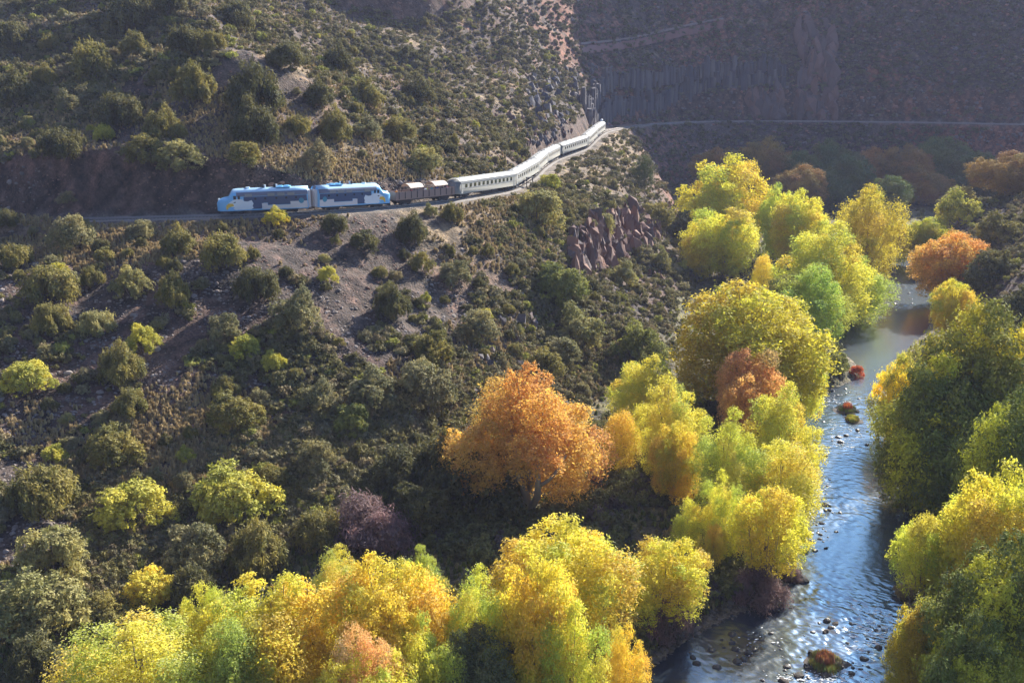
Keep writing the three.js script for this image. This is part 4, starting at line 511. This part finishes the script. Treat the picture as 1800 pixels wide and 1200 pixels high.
  for (const [x] of [[-1.2], [0.6], [2.6], [4.4], [6.2]]) for (const s of [1, -1]) part('porthole', new THREE.CylinderGeometry(0.2, 0.2, 0.05, 14).rotateX(PI / 2).translate(x, 2.7, s * 1.53), paint.glass, T);
  for (const x of [-2.4, 1.7, 3.5, 5.3]) for (const s of [1, -1]) { const n = [box(1.3, 0.62, 0.03, x, 3.32, s * 1.515)]; for (let k = 0; k < 6; k++) n.push(box(0.05, 0.6, 0.05, x - 0.55 + k * 0.22, 3.32, s * 1.525)); part('side_grille', mergeGeometries(n), paint.gutter, T); }
  for (const s of [1, -1]) part('handrail', box(0.05, 1.5, 0.05, -3.5, 2.2, s * 1.6), paint.white, T);
  part('headlight', new THREE.CylinderGeometry(0.24, 0.3, 0.25, 16).rotateZ(PI / 2 - 0.15).translate(-8.02, 2.62, 0), paint.lamp, T);
  for (const s of [1, -1]) part('headlight', new THREE.SphereGeometry(0.13, 10, 8).translate(-8.22, 1.55, s * 0.45), paint.lamp, T);
  for (const x of [0.2, 2.3]) { part('exhaust_stack', new THREE.CylinderGeometry(0.2, 0.26, 0.62, 12).translate(x, 4.7, 0), paint.dark, T); part('stack_cap', new THREE.CylinderGeometry(0.17, 0.17, 0.5, 10).translate(x + 0.32, 4.72, 0.1), paint.white, T); }
  part('roof_fan', mergeGeometries([box(2.6, 0.14, 1.7, 3.9, 4.5, 0), new THREE.CylinderGeometry(0.5, 0.5, 0.2, 14).translate(3.3, 4.6, 0), new THREE.CylinderGeometry(0.5, 0.5, 0.2, 14).translate(4.5, 4.6, 0)].map((g) => g.toNonIndexed())), paint.blue, T);
  part('roof_fan', new THREE.CylinderGeometry(0.4, 0.4, 0.2, 14).translate(-2.6, 4.52, 0), paint.pale, T);
  part('fuel_tank', box(4.2, 0.6, 2.5, 0, 0.62, 0), paint.dark, T);
  for (const x of [-4.9, 4.9]) part('truck', truckG, paint.dark, T).position.x = x;
  part('pilot', mergeGeometries([box(0.4, 0.5, 2.2, -7.9, 0.55, 0), box(0.5, 0.25, 0.3, -8.4, 0.8, 0)].map((g) => g.toNonIndexed())), paint.dark, T);
  part('gangway', box(0.5, 3, 1.9, 8.5, 2.3, 0), paint.cream, T);
  return finish(T);
}
const S0 = trackU(382) * LSEG, S1 = trackU(1058) * LSEG;
const engine = makeEngine(); onTrack(engine, S0, 16); engine.scale.x = 0.95;
const engine2 = engine.clone(); engine2.name = numbered('diesel_locomotive'); engine2.userData = { label: 'second light blue engine, its eagle nose pointing right at the open car', category: 'locomotive' }; scene.add(engine2); onTrack(engine2, S0 + 16.5, 16, true); engine2.scale.x = 0.95;
engine.userData.group = engine2.userData.group = 'locomotives at the head of the train';
// open car with two canopies
const open = thing('open_railway_car', 'dark open car with two arched canopies behind the engines', 'railway car');
{
  const L = 15.4, h = L / 2, wall = [];
  part('floor', box(L, 0.25, 2.9, 0, 1.2, 0), paint.rust, open);
  for (const s of [1, -1]) part('side_wall', box(L, 1.35, 0.1, 0, 1.95, s * 1.45), paint.rust, open);
  for (const s of [1, -1]) { part('end_wall', box(0.1, 1.35, 2.8, s * (h - 0.06), 1.95, 0), paint.rust, open); for (let k = 0; k < 10; k++) wall.push(box(0.12, 1.3, 0.07, -h + 0.8 + k * 1.53, 1.94, s * 1.535)); }
  part('wall_ribs', mergeGeometries(wall), paint.dark, open, 'stuff');
  for (const x of [-2.2, 4.2]) {
    const c = part('canopy', new THREE.CylinderGeometry(1.75, 1.75, 3.5, 18, 1, true, PI / 2 - 0.95, 1.9).rotateZ(PI / 2).translate(x, 2.15, 0), paint.canopy, open);
    for (const [dx, s] of [[-1.65, 1], [1.65, 1], [-1.65, -1], [1.65, -1]]) part('canopy_post', box(0.08, 1.9, 0.08, x + dx, 2.2, s * 1.38), paint.dark, c);
  }
  for (const x of [-5, 5]) part('truck', truckG, paint.dark, open).position.x = x;
  part('underframe', box(L - 1, 0.3, 2, 0, 0.95, 0), paint.dark, open);
}
onTrack(open, S0 + 33.4, 15.4);
// people standing in it: one figure, meshed from tapered bones, the clothes likewise
function blob(bones, k = 0.03, res = 56) {                       // bones: [a, b, ra, rb]
  const mc = new MarchingCubes(res, new THREE.MeshBasicMaterial(), false, false, 60000); mc.isolation = 0; const sz = mc.size, f = mc.field;
  for (let z = 0; z < sz; z++) for (let y = 0; y < sz; y++) for (let x = 0; x < sz; x++) {
    const p = [(x - sz / 2) / (sz / 2), (y - sz / 2) / (sz / 2), (z - sz / 2) / (sz / 2)]; let d = 9;
    for (const [a, b, ra, rb] of bones) { const e = [b[0] - a[0], b[1] - a[1], b[2] - a[2]], t = clamp(((p[0] - a[0]) * e[0] + (p[1] - a[1]) * e[1] + (p[2] - a[2]) * e[2]) / (e[0] ** 2 + e[1] ** 2 + e[2] ** 2 + 1e-9)), q = hypot(p[0] - a[0] - e[0] * t, p[1] - a[1] - e[1] * t, p[2] - a[2] - e[2] * t) - lerp(ra, rb, t), h = clamp(0.5 + 0.5 * (d - q) / k); d = lerp(d, q, h) - k * h * (1 - h); }
    f[x + y * sz + z * sz * sz] = -d;
  }
  mc.update(); const g = new THREE.BufferGeometry(), n = mc.count ?? mc.geometry.drawRange.count;
  g.setAttribute('position', new THREE.BufferAttribute(mc.positionArray.slice(0, n * 3), 3)); g.setAttribute('normal', new THREE.BufferAttribute(mc.normalArray.slice(0, n * 3), 3)); return g;
}
{
  const legs = [1, -1].flatMap((s) => [[[s * 0.09, -0.02, 0], [s * 0.1, -0.46, 0.01], 0.085, 0.06], [[s * 0.1, -0.46, 0.01], [s * 0.1, -0.86, -0.01], 0.06, 0.04]]), feet = [1, -1].map((s) => [[s * 0.1, -0.88, -0.02], [s * 0.11, -0.9, 0.14], 0.04, 0.035]);
  const torso = [[[-0.07, 0, 0], [0.07, 0, 0], 0.12, 0.12], [[0, 0.05, 0], [0, 0.4, 0], 0.12, 0.14], [[-0.13, 0.46, 0], [0.13, 0.46, 0], 0.075, 0.075]], upper = [1, -1].map((s) => [[s * 0.19, 0.46, 0], [s * 0.25, 0.18, 0.02], 0.055, 0.045]), fore = [1, -1].flatMap((s) => [[[s * 0.25, 0.18, 0.02], [s * 0.22, 0.08, 0.24], 0.042, 0.03], [[s * 0.22, 0.08, 0.24], [s * 0.21, 0.07, 0.32], 0.032, 0.026]]);
  const head = [[[0, 0.5, 0], [0, 0.62, 0.01], 0.055, 0.055], [[0, 0.7, 0.01], [0, 0.77, 0], 0.075, 0.09], [[0, 0.7, 0.09], [0, 0.72, 0.1], 0.014, 0.012], [[-0.092, 0.72, 0], [0.092, 0.72, 0], 0.02, 0.02]];
  const body = blob([...torso, ...upper, ...fore, ...legs, ...feet, ...head]), big = (l, e) => l.map(([a, b, p, q]) => [a, b, p + e, q + e]);
  const shirt = blob(big([...torso, ...upper], 0.02)), pants = blob([...big(legs, 0.018), [[-0.06, 0, 0], [0.06, 0, 0], 0.135, 0.135]]), hair = blob([[[0, 0.79, -0.02], [0, 0.74, -0.05], 0.095, 0.08]], 0.02, 40);
  const skin = std(0.45, 0.27, 0.19), cols = [['red shirt', 0.5, 0.06, 0.05], ['blue jacket', 0.06, 0.12, 0.4], ['white shirt', 0.75, 0.75, 0.72], ['yellow-green jacket', 0.45, 0.5, 0.08], ['grey jacket', 0.2, 0.2, 0.21], ['orange vest', 0.7, 0.26, 0.03], ['teal shirt', 0.05, 0.3, 0.32], ['black coat', 0.03, 0.03, 0.035], ['pink shirt', 0.6, 0.25, 0.28]];
  const spots = [[-6.9, 0.7, 0.2, 5], [-3.3, 0.9, 0.5, 0], [-1.6, 1.0, -0.3, 4], [0.3, 0.95, 0.1, 2], [1.1, 0.6, 1.2, 3], [1.9, 1.0, 0, 6], [3.4, 0.95, -0.6, 1], [4.9, 1.0, 0.4, 7], [6.3, 0.8, 0.9, 8]];
  const place = ['nearest the second engine', 'under the first canopy, left', 'under the first canopy, right', 'behind the first canopy', 'midway between the canopies', 'just before the second canopy', 'under the second canopy, left', 'under the second canopy, right', 'nearest the first coach'];
  open.updateMatrixWorld(true); let proto;
  spots.forEach(([x, z, turn, c], i) => {
    let P; if (!proto) { P = proto = new THREE.Group(); part('body', body, skin, P); part('shirt', shirt, skin, P); part('trousers', pants, std(0.06, 0.07, 0.11), P); part('hair', hair, std(0.05, 0.03, 0.02), P); } else P = proto.clone();
    P.name = numbered('person'); scene.add(P); P.children[1].material = std(...cols[c].slice(1));
    P.position.copy(new THREE.Vector3(x, 1.33 + 0.93, z).applyMatrix4(open.matrixWorld)); P.rotation.y = turn + 0.3;
    tag(P, `person in a ${cols[c][0]} in the open car, ${place[i]}`, 'person', 'passengers standing in the open car');
  });
}
// coaches
function makeCoach(L) {
  const T = new THREE.Group(), h = L / 2 - 0.35, half = [[1.5, 0.95], [1.52, 2.0], [1.52, 3.05], [1.49, 3.25]], top = [[1.56, 3.22], [1.47, 3.5], [1.22, 3.78], [0.8, 4.0], [0.35, 4.1], [0, 4.12]];
  const plain = (secs, ring) => loft(secs.map((x) => [x, 4.48, 1.52]), ring);
  part('body', plain([-h, h], mirrorRing([...half, [0, 3.3]])), paint.coach, T);
  const roof = part('roof', plain([-h + 0.05, h - 0.05], mirrorRing(top)), paint.roof, T);
  for (const s of [1, -1]) part('eave', box(2 * h, 0.42, 0.05, 0, 3.34, s * 1.56).rotateX(0), paint.gutter, roof);
  for (const e of [-1, 1]) part('roof_hoop', new THREE.TorusGeometry(1.5, 0.1, 6, 20, PI).rotateY(PI / 2).scale(1, 0.58, 1).translate(e * (h - 0.9), 3.27, 0), paint.gutter, roof);
  for (let k = 0; k < 5; k++) part('roof_vent', box(0.6, 0.16, 0.4, -h + 3 + k * (2 * h - 6) / 4, 4.16, 0), paint.roof, roof);
  const n = 12, win = new THREE.BoxGeometry(0.95, 0.72, 0.05);
  for (let k = 0; k < n; k++) for (const s of [1, -1]) part('window', win, paint.glass, T).position.set(-h + 2.6 + k * (2 * h - 5.2) / (n - 1), 2.55, s * 1.525);
  for (const s of [1, -1]) part('belt_rail', box(2 * h, 0.1, 0.05, 0, 2.08, s * 1.53), paint.gutter, T);
  for (const e of [-1, 1]) { for (const s of [1, -1]) part('door', box(0.75, 1.9, 0.05, e * (h - 0.75), 2.05, s * 1.53), paint.roof, T); part('end_doorway', box(0.06, 2.0, 0.8, e * (h + 0.02), 2.1, 0), paint.dark, T); part('gangway', box(0.4, 2.3, 1.1, e * (h + 0.18), 2.2, 0), paint.gutter, T); part('steps', box(0.7, 0.5, 2.7, e * (h - 0.7), 0.72, 0), paint.dark, T); }
  for (const x of [-h + 3.2, h - 3.2]) part('truck', truckG, paint.dark, T).position.x = x;
  part('equipment_box', mergeGeometries([box(3, 0.55, 2.4, -1.5, 0.68, 0), box(1.6, 0.45, 2.5, 2.6, 0.72, 0)]), paint.dark, T);
  return finish(T);
}
{
  const from = S0 + 49.4, n = 7, step = (S1 - from) / n, words = ['first cream coach, right behind the open car, side on', 'second cream coach, its windows seen side on', 'third cream coach, turning away into the bend', 'fourth cream coach in the middle of the bend', 'fifth cream coach, straight and broad beyond the bend', 'sixth cream coach, next to last on the line', 'last cream coach at the rock corner']; let proto;
  for (let k = 0; k < n; k++) { const c = proto ? proto.clone() : (proto = makeCoach(step)); c.name = numbered('passenger_coach'); scene.add(c); tag(c, words[k], 'coach', 'cream passenger coaches of the train'); onTrack(c, from + k * step, step); }
  const tail = thing('tail_marker', 'small white marker on the roof end of the last coach', 'marker'); const q = at(S1 - 1.4);
  part('dome', new THREE.SphereGeometry(0.5, 12, 8).scale(1, 0.8, 1), paint.white, tail); part('base', new THREE.CylinderGeometry(0.55, 0.6, 0.25, 12).translate(0, -0.35, 0), paint.gutter, tail); tail.position.set(q.x, q.y + 4.75, q.z);
}
// timber stand below the line
{ const g = atDepth(931, 322, 233), T = thing('timber_stand', 'small dark timber stand beside the track at the bend of coaches', 'stand'), y = ground(g.x, g.d); T.position.set(g.x, y, -g.d);
  for (const [x, z] of [[-0.7, -0.5], [0.7, -0.5], [-0.7, 0.5], [0.7, 0.5]]) part('post', box(0.18, 2.4, 0.18, x, 1.0, z), paint.dark, T); part('platform', box(1.8, 0.14, 1.4, 0, 2.2, 0), paint.dark, T); part('cross_brace', box(1.6, 0.12, 0.1, 0, 1.0, 0.56), paint.dark, T); }

// ---------------------------------------------------------------- rock faces
function rockGroup(name, spots, mats, seed, size, column, tall) {
  const r = rng(seed), G = new THREE.Group(); G.name = name; G.userData.kind = 'structure'; scene.add(G);
  const geos = [0, 1, 2, 3, 4].map((k) => { if (!column) { const c = new THREE.IcosahedronGeometry(0.55, 0), q = c.attributes.position; for (let i = 0; i < q.count; i++) { const x = q.getX(i), y = q.getY(i), z = q.getZ(i), s = 1 + 0.55 * noise(x * 3.1 + k * 7.3, y * 3.7 + z * 2.9 + k * 2.1); q.setXYZ(i, x * s * 1.1, y * s, z * s); } c.computeVertexNormals(); return c; } const g = new THREE.CylinderGeometry(0.42, 0.5, 1, 6, 3), p = g.attributes.position; for (let i = 0; i < p.count; i++) { const x = p.getX(i), y = p.getY(i), z = p.getZ(i), n = noise(x * 3 + k * 5, z * 3 + y * 2 + k), m = noise(y * 3.1 + k * 3, x * 2 - z * 3); p.setXYZ(i, x * (1 + 0.25 * n), y + (column ? 0.08 : 0.16) * m, z * (1 + 0.25 * m)); } return g; });
  for (const [x, y, d, k = 1] of spots) { const m = part(column ? 'rock_column' : 'rock', geos[floor(r() * 5)], mats[floor(r() * mats.length)], G), q = size * k * (0.7 + 0.6 * r()); m.position.set(x, y, -d); m.rotation.set((r() - 0.5) * 0.22, r() * 6.28, (r() - 0.5) * 0.22); m.scale.set(q, column ? q * (2.2 + 2.2 * r()) : q * (1.0 + (tall ?? 0.9) * r()), q * (column ? 1 : 0.9)); }
  return G;
}
const flat = (r, g, b) => std(r, g, b, { flatShading: true, roughness: 0.95 });
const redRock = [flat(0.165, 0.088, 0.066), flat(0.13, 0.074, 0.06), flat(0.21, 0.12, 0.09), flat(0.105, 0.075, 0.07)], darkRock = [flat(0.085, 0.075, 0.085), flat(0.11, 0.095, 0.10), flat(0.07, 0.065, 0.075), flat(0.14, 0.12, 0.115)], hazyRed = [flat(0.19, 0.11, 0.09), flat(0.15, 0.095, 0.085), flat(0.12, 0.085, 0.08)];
{
  const r = rng(515), pick = (n, fn, lo = 0, tmin = 0, tmax = 900) => { const out = []; let k = 0; while (out.length < n && k++ < n * 9) { const [x, y, q] = fn(), g = hit(x, y); if (g.t < tmin || g.t > tmax || abs(nearTrack(g.x, g.d)[0]) < 5.5) continue; out.push([g.x, g.y + lo, g.d, q]); } return out; };
  rockGroup('red_rock_cliff', pick(295, () => { const x = 1005 + r() * 150; return [x, 448 - (x - 1005) * 0.38 + (r() - 0.5) * 84, 0.9 + 0.7 * r()]; }, 0, 0, 300), redRock, 41, 1.75, false, 1.3);
  rockGroup('crest_outcrop', pick(45, () => [1085 + r() * 95, 335 + r() * 170, 0.5 + 0.6 * r()], 0, 0, 380), redRock, 42, 1.6);
  rockGroup('slope_outcrop', pick(60, () => [830 + r() * 120, 560 + r() * 90, 0.5 + 0.8 * r()]), darkRock.concat(redRock[3]), 43, 1.1);
  rockGroup('dark_rock_outcrop', pick(110, () => { const x = 925 + r() * 125; return [x, 205 - r() * 85 + (1000 - x) * 0.2, 0.7 + 0.8 * r()]; }, 0, 200, 480), darkRock, 44, 1.7);
  rockGroup('cut_rock', pick(90, () => [925 + r() * 80, 205 + r() * 50, 0.3 + 0.7 * r()], 0, 200, 400), darkRock.concat(redRock), 48, 1.5);
  rockGroup('red_slide', pick(60, () => [870 + r() * 60, 205 + r() * 85, 0.4 + 0.6 * r()], 0, 200, 330), redRock, 45, 1.5);
  rockGroup('red_rock_pillar', [...pick(70, () => [1322 + r() * 50, 165 + r() * 40, 0.8 + r() * 0.8], -2, 400), ...pick(130, () => [1405 + r() * 65, 45 + r() * 160, 0.8 + r() * 0.9], -2, 400)], hazyRed, 46, 3.4, false, 2.2);
  const cols = []; for (let a = U_END + 9; a < U_FAR2 + 12; a += 0.85) for (const off of [0, 1.6]) { const i = floor(a), p = LP[i], b = LP[i + 2], l = hypot(b.x - p.x, b.z - p.z), q = 6.2 + off * 1.6 + 10 * sstep(U_END + 4, U_FAR, a) * (1 - sstep(U_FAR2 - 20, U_FAR2 + 40, a)) + r() * 1.2, x = p.x + (b.z - p.z) / l * q, d = -(p.z - (b.x - p.x) / l * q); cols.push([x, ground(x, d) + 1.5 + off * 2.5, d, 0.75 + 0.7 * r()]); }
  rockGroup('basalt_cliff', cols.slice(0, 290), darkRock, 47, 2.0, true);
}
// the far dirt road and its red bank
{
  const line = []; for (let k = 0; k <= 40; k++) { const f = k / 40; line.push([lerp(1022, 1272, f), lerp(80, 40, f) + 4 * sin(f * 5)]); }
  const strip = (a, b, lift) => { const pos = [], idx = []; line.forEach(([x, y], i) => { for (const o of [a, b]) { const g = hit(x, y + o); pos.push(g.x, g.y + lift, -g.d); } if (i) { const q = i * 2; idx.push(q - 2, q, q - 1, q - 1, q, q + 1); } }); const g = new THREE.BufferGeometry(); g.setAttribute('position', new THREE.Float32BufferAttribute(pos, 3)); g.setIndex(idx); g.computeVertexNormals(); return g; };
  struct('dirt_road', strip(-1.8, 1.8, 0.9), std(0.22, 0.165, 0.145, { roughness: 1 })); struct('road_bank', strip(3.5, 17, 0.7), std(0.22, 0.11, 0.09, { roughness: 1 }));
}
// ---------------------------------------------------------------- in and beside the river
const wetRock = [flat(0.03, 0.028, 0.028), flat(0.05, 0.043, 0.038), flat(0.075, 0.06, 0.05)];
function boulder(x, y, w, label, m = 0, k = 1) { const g = atHeight(x, y, 0.1), t = project(g.x, 0, g.d)[2], q = w / F * t * 0.75, T = part(numbered('river_boulder'), rockShape(x % 17 + k), wetRock[m], scene); T.position.set(g.x, 0.05, -g.d); T.rotation.y = x; T.scale.set(q, q * 0.62, q * 0.8); tag(T, label, 'boulder', 'dark boulders in the river'); }
[[1412, 872, 30, 'dark boulder jutting from the left bank below the leaning yellow cottonwood', 0], [1403, 940, 34, 'largest black boulder on the left bank edge by the golden cottonwood', 0], [1410, 968, 26, 'black boulder just below the largest one on the left bank', 0], [1412, 1018, 30, 'black boulder at the left bank beside bare twigs', 0], [1428, 951, 12, 'small dark boulder in open water off the largest bank boulder', 1], [1454, 888, 15, 'small flat boulder in the upper pale riffle', 1], [1445, 919, 12, 'small boulder in the middle of the left channel', 1], [1402, 912, 10, 'tiny boulder close under the left bank', 1], [1452, 963, 9, 'tiny boulder alone in mid river', 1], [1468, 1095, 17, 'brown boulder upstream of the grassy islet at the bottom', 2], [1452, 1108, 14, 'boulder left above the grassy islet at the bottom', 2], [1430, 1150, 22, 'rounded boulder left of the grassy islet at the bottom', 1], [1405, 1186, 26, 'low boulder in the white water at the bottom edge', 1], [1378, 1196, 22, 'mossy boulder at the bottom edge left of the islet', 2]].forEach((a) => boulder(...a));
function islet(name, x, y, w, label, grassTone, redTone, seed) {
  const r = rng(seed), g = atHeight(x, y, 0), t = project(g.x, 0, g.d)[2], q = w / F * t, T = thing(name, label, 'islet'); T.position.set(g.x, 0, -g.d);
  const base = rockShape(seed); base.scale(q, 0.4, q * 1.1); part('mud_bank', base, wetRock[2], T);
  const tuft = (n, R, h, c) => { const L = new Leaves(); for (let k = 0; k < n; k++) { const a = r() * 6.28, e = R * sqrt(r()); L.add(cos(a) * e, 0.3 + h * 0.5 * r(), sin(a) * e * 1.1, cos(a), 0.2, sin(a), 0.085, 3 + 4 * h, c.map((v) => v * (0.7 + 0.6 * r())), r, 1.6); } return L.build(); };
  part('grass', tuft(900, q * 0.46, 0.35, grassTone), leafMat(1, 1, 1, 0.35), T); if (redTone) part('reeds', tuft(600, q * 0.26, 1.2, redTone), leafMat(1, 1, 1, 0.35), T);
  for (let k = 0; k < 4; k++) { const m = part('stone', rockShape(seed + k + 2), wetRock[k % 3], T), a = r() * 6.28; m.position.set(cos(a) * q * 0.48, 0, sin(a) * q * 0.5); m.scale.setScalar(0.5 + 0.7 * r()); }
}
islet('reed_islet', 1490, 722, 34, 'dark islet with a tuft of rust red reeds in the narrows', [0.14, 0.15, 0.04], [0.42, 0.13, 0.04], 61);
islet('grass_islet', 1499, 739, 26, 'flat yellow-green grass islet just below the reed islet', [0.34, 0.32, 0.05], null, 62);
islet('grass_islet', 1450, 1168, 64, 'large brown and green grassy islet in the glinting water at the bottom', [0.20, 0.20, 0.05], [0.26, 0.11, 0.05], 63);
{ // sun glints on the riffles, put in as white flecks
  const r = rng(88), geo = new THREE.IcosahedronGeometry(0.5, 0).scale(1, 0.22, 0.6), zones = [[1450, 705, 60, 12, 90], [1475, 775, 45, 22, 80], [1435, 860, 40, 30, 60], [1540, 1100, 60, 60, 210], [1450, 1190, 110, 16, 160], [1330, 1130, 60, 40, 25], [1480, 750, 50, 15, 50], [1420, 900, 25, 20, 30]];
  const M = [], o = new THREE.Object3D(); for (const [x, y, wx, wy, n] of zones) for (let k = 0; k < n; k++) { const g = atHeight(x + gauss(r) * wx * 0.7, y + gauss(r) * wy * 0.7, 0.04); if (!inside(riverPoly, g.x, g.d)) continue; o.position.set(g.x, 0.04, -g.d); o.rotation.set((r() - 0.5) * 0.4, r() * 0.8 - 0.4, (r() - 0.5) * 0.4); const q = 0.1 + 0.22 * r() * r(); o.scale.set(q * (1 + 2 * r()), q, q); o.updateMatrix(); M.push(o.matrix.clone()); }
  const I = new THREE.InstancedMesh(geo, std(0.85, 0.87, 0.88, { roughness: 0.6 }), M.length); M.forEach((m, i) => I.setMatrixAt(i, m)); I.name = 'river_glints'; I.userData.kind = 'stuff'; I.castShadow = I.receiveShadow = true; scene.add(I);
}
scatter('river_stones', rockShape(6), std(1, 1, 1, { roughness: 0.5, flatShading: true }), 230, 849, (r) => { const z = [[1460, 700, 60, 14], [1480, 770, 60, 30], [1430, 880, 40, 40], [1430, 930, 35, 40], [1500, 1120, 80, 50], [1450, 1180, 120, 20], [1580, 520, 40, 20], [1300, 1140, 90, 30]][floor(r() * 8)], g = atHeight(z[0] + gauss(r) * z[2], z[1] + gauss(r) * z[3], 0); return inside(riverPoly, g.x, g.d) ? [g.x, g.d, null, -0.03] : null; }, (r) => 0.2 + 0.6 * r() ** 3, () => [0.05, 0.043, 0.038]);
scatter('shore_stones', rockShape(4), rockMat, 2600, 850, (r) => { const p = inView(r, 440, 1195, 340); return p && p[2].y > -0.5 && p[2].y < 0.7 && nearTrack(p[0], p[1])[0] < 0 ? p : null; }, (r) => lerp(0.15, 0.7, r() ** 2), (r) => { const v = 0.5 + 0.9 * r(); return [0.14 * v, 0.12 * v, 0.10 * v]; });
// thicket under and between the valley trees
for (let k = 0; k < 2; k++) scatter('valley_thicket', lowShape(770 + k, 520, 0.045, { per: 12, clump: 0.5, stretch: 1.5, up: 0.3 }), scrubM, 1500, 860 + k, (r) => { const p = inView(r, 350, 1195, 430); if (!p || p[2].y < 1.1 || p[2].y > 6 || nearTrack(p[0], p[1])[0] > 0) return null; const near = p[1] > 250 || trees.some((t) => hypot(t.x - p[0], t.d - p[1]) < t.R * 1.25 + 1.5); const sx = project(p[0], p[2].y, p[1]); return near && !(sx[0] > 1100 && sx[0] < 1190 && sx[1] > 890 && sx[1] < 960) ? p : null; }, (r) => lerp(1.5, 3.6, r()), (r) => { const v = 0.7 + 0.6 * r(); return r() < 0.7 ? [0.17 * v, 0.17 * v, 0.055 * v] : r() < 0.6 ? [0.16 * v, 0.15 * v, 0.05 * v] : [0.13 * v, 0.10 * v, 0.09 * v]; });
renderer.render(scene, camera);
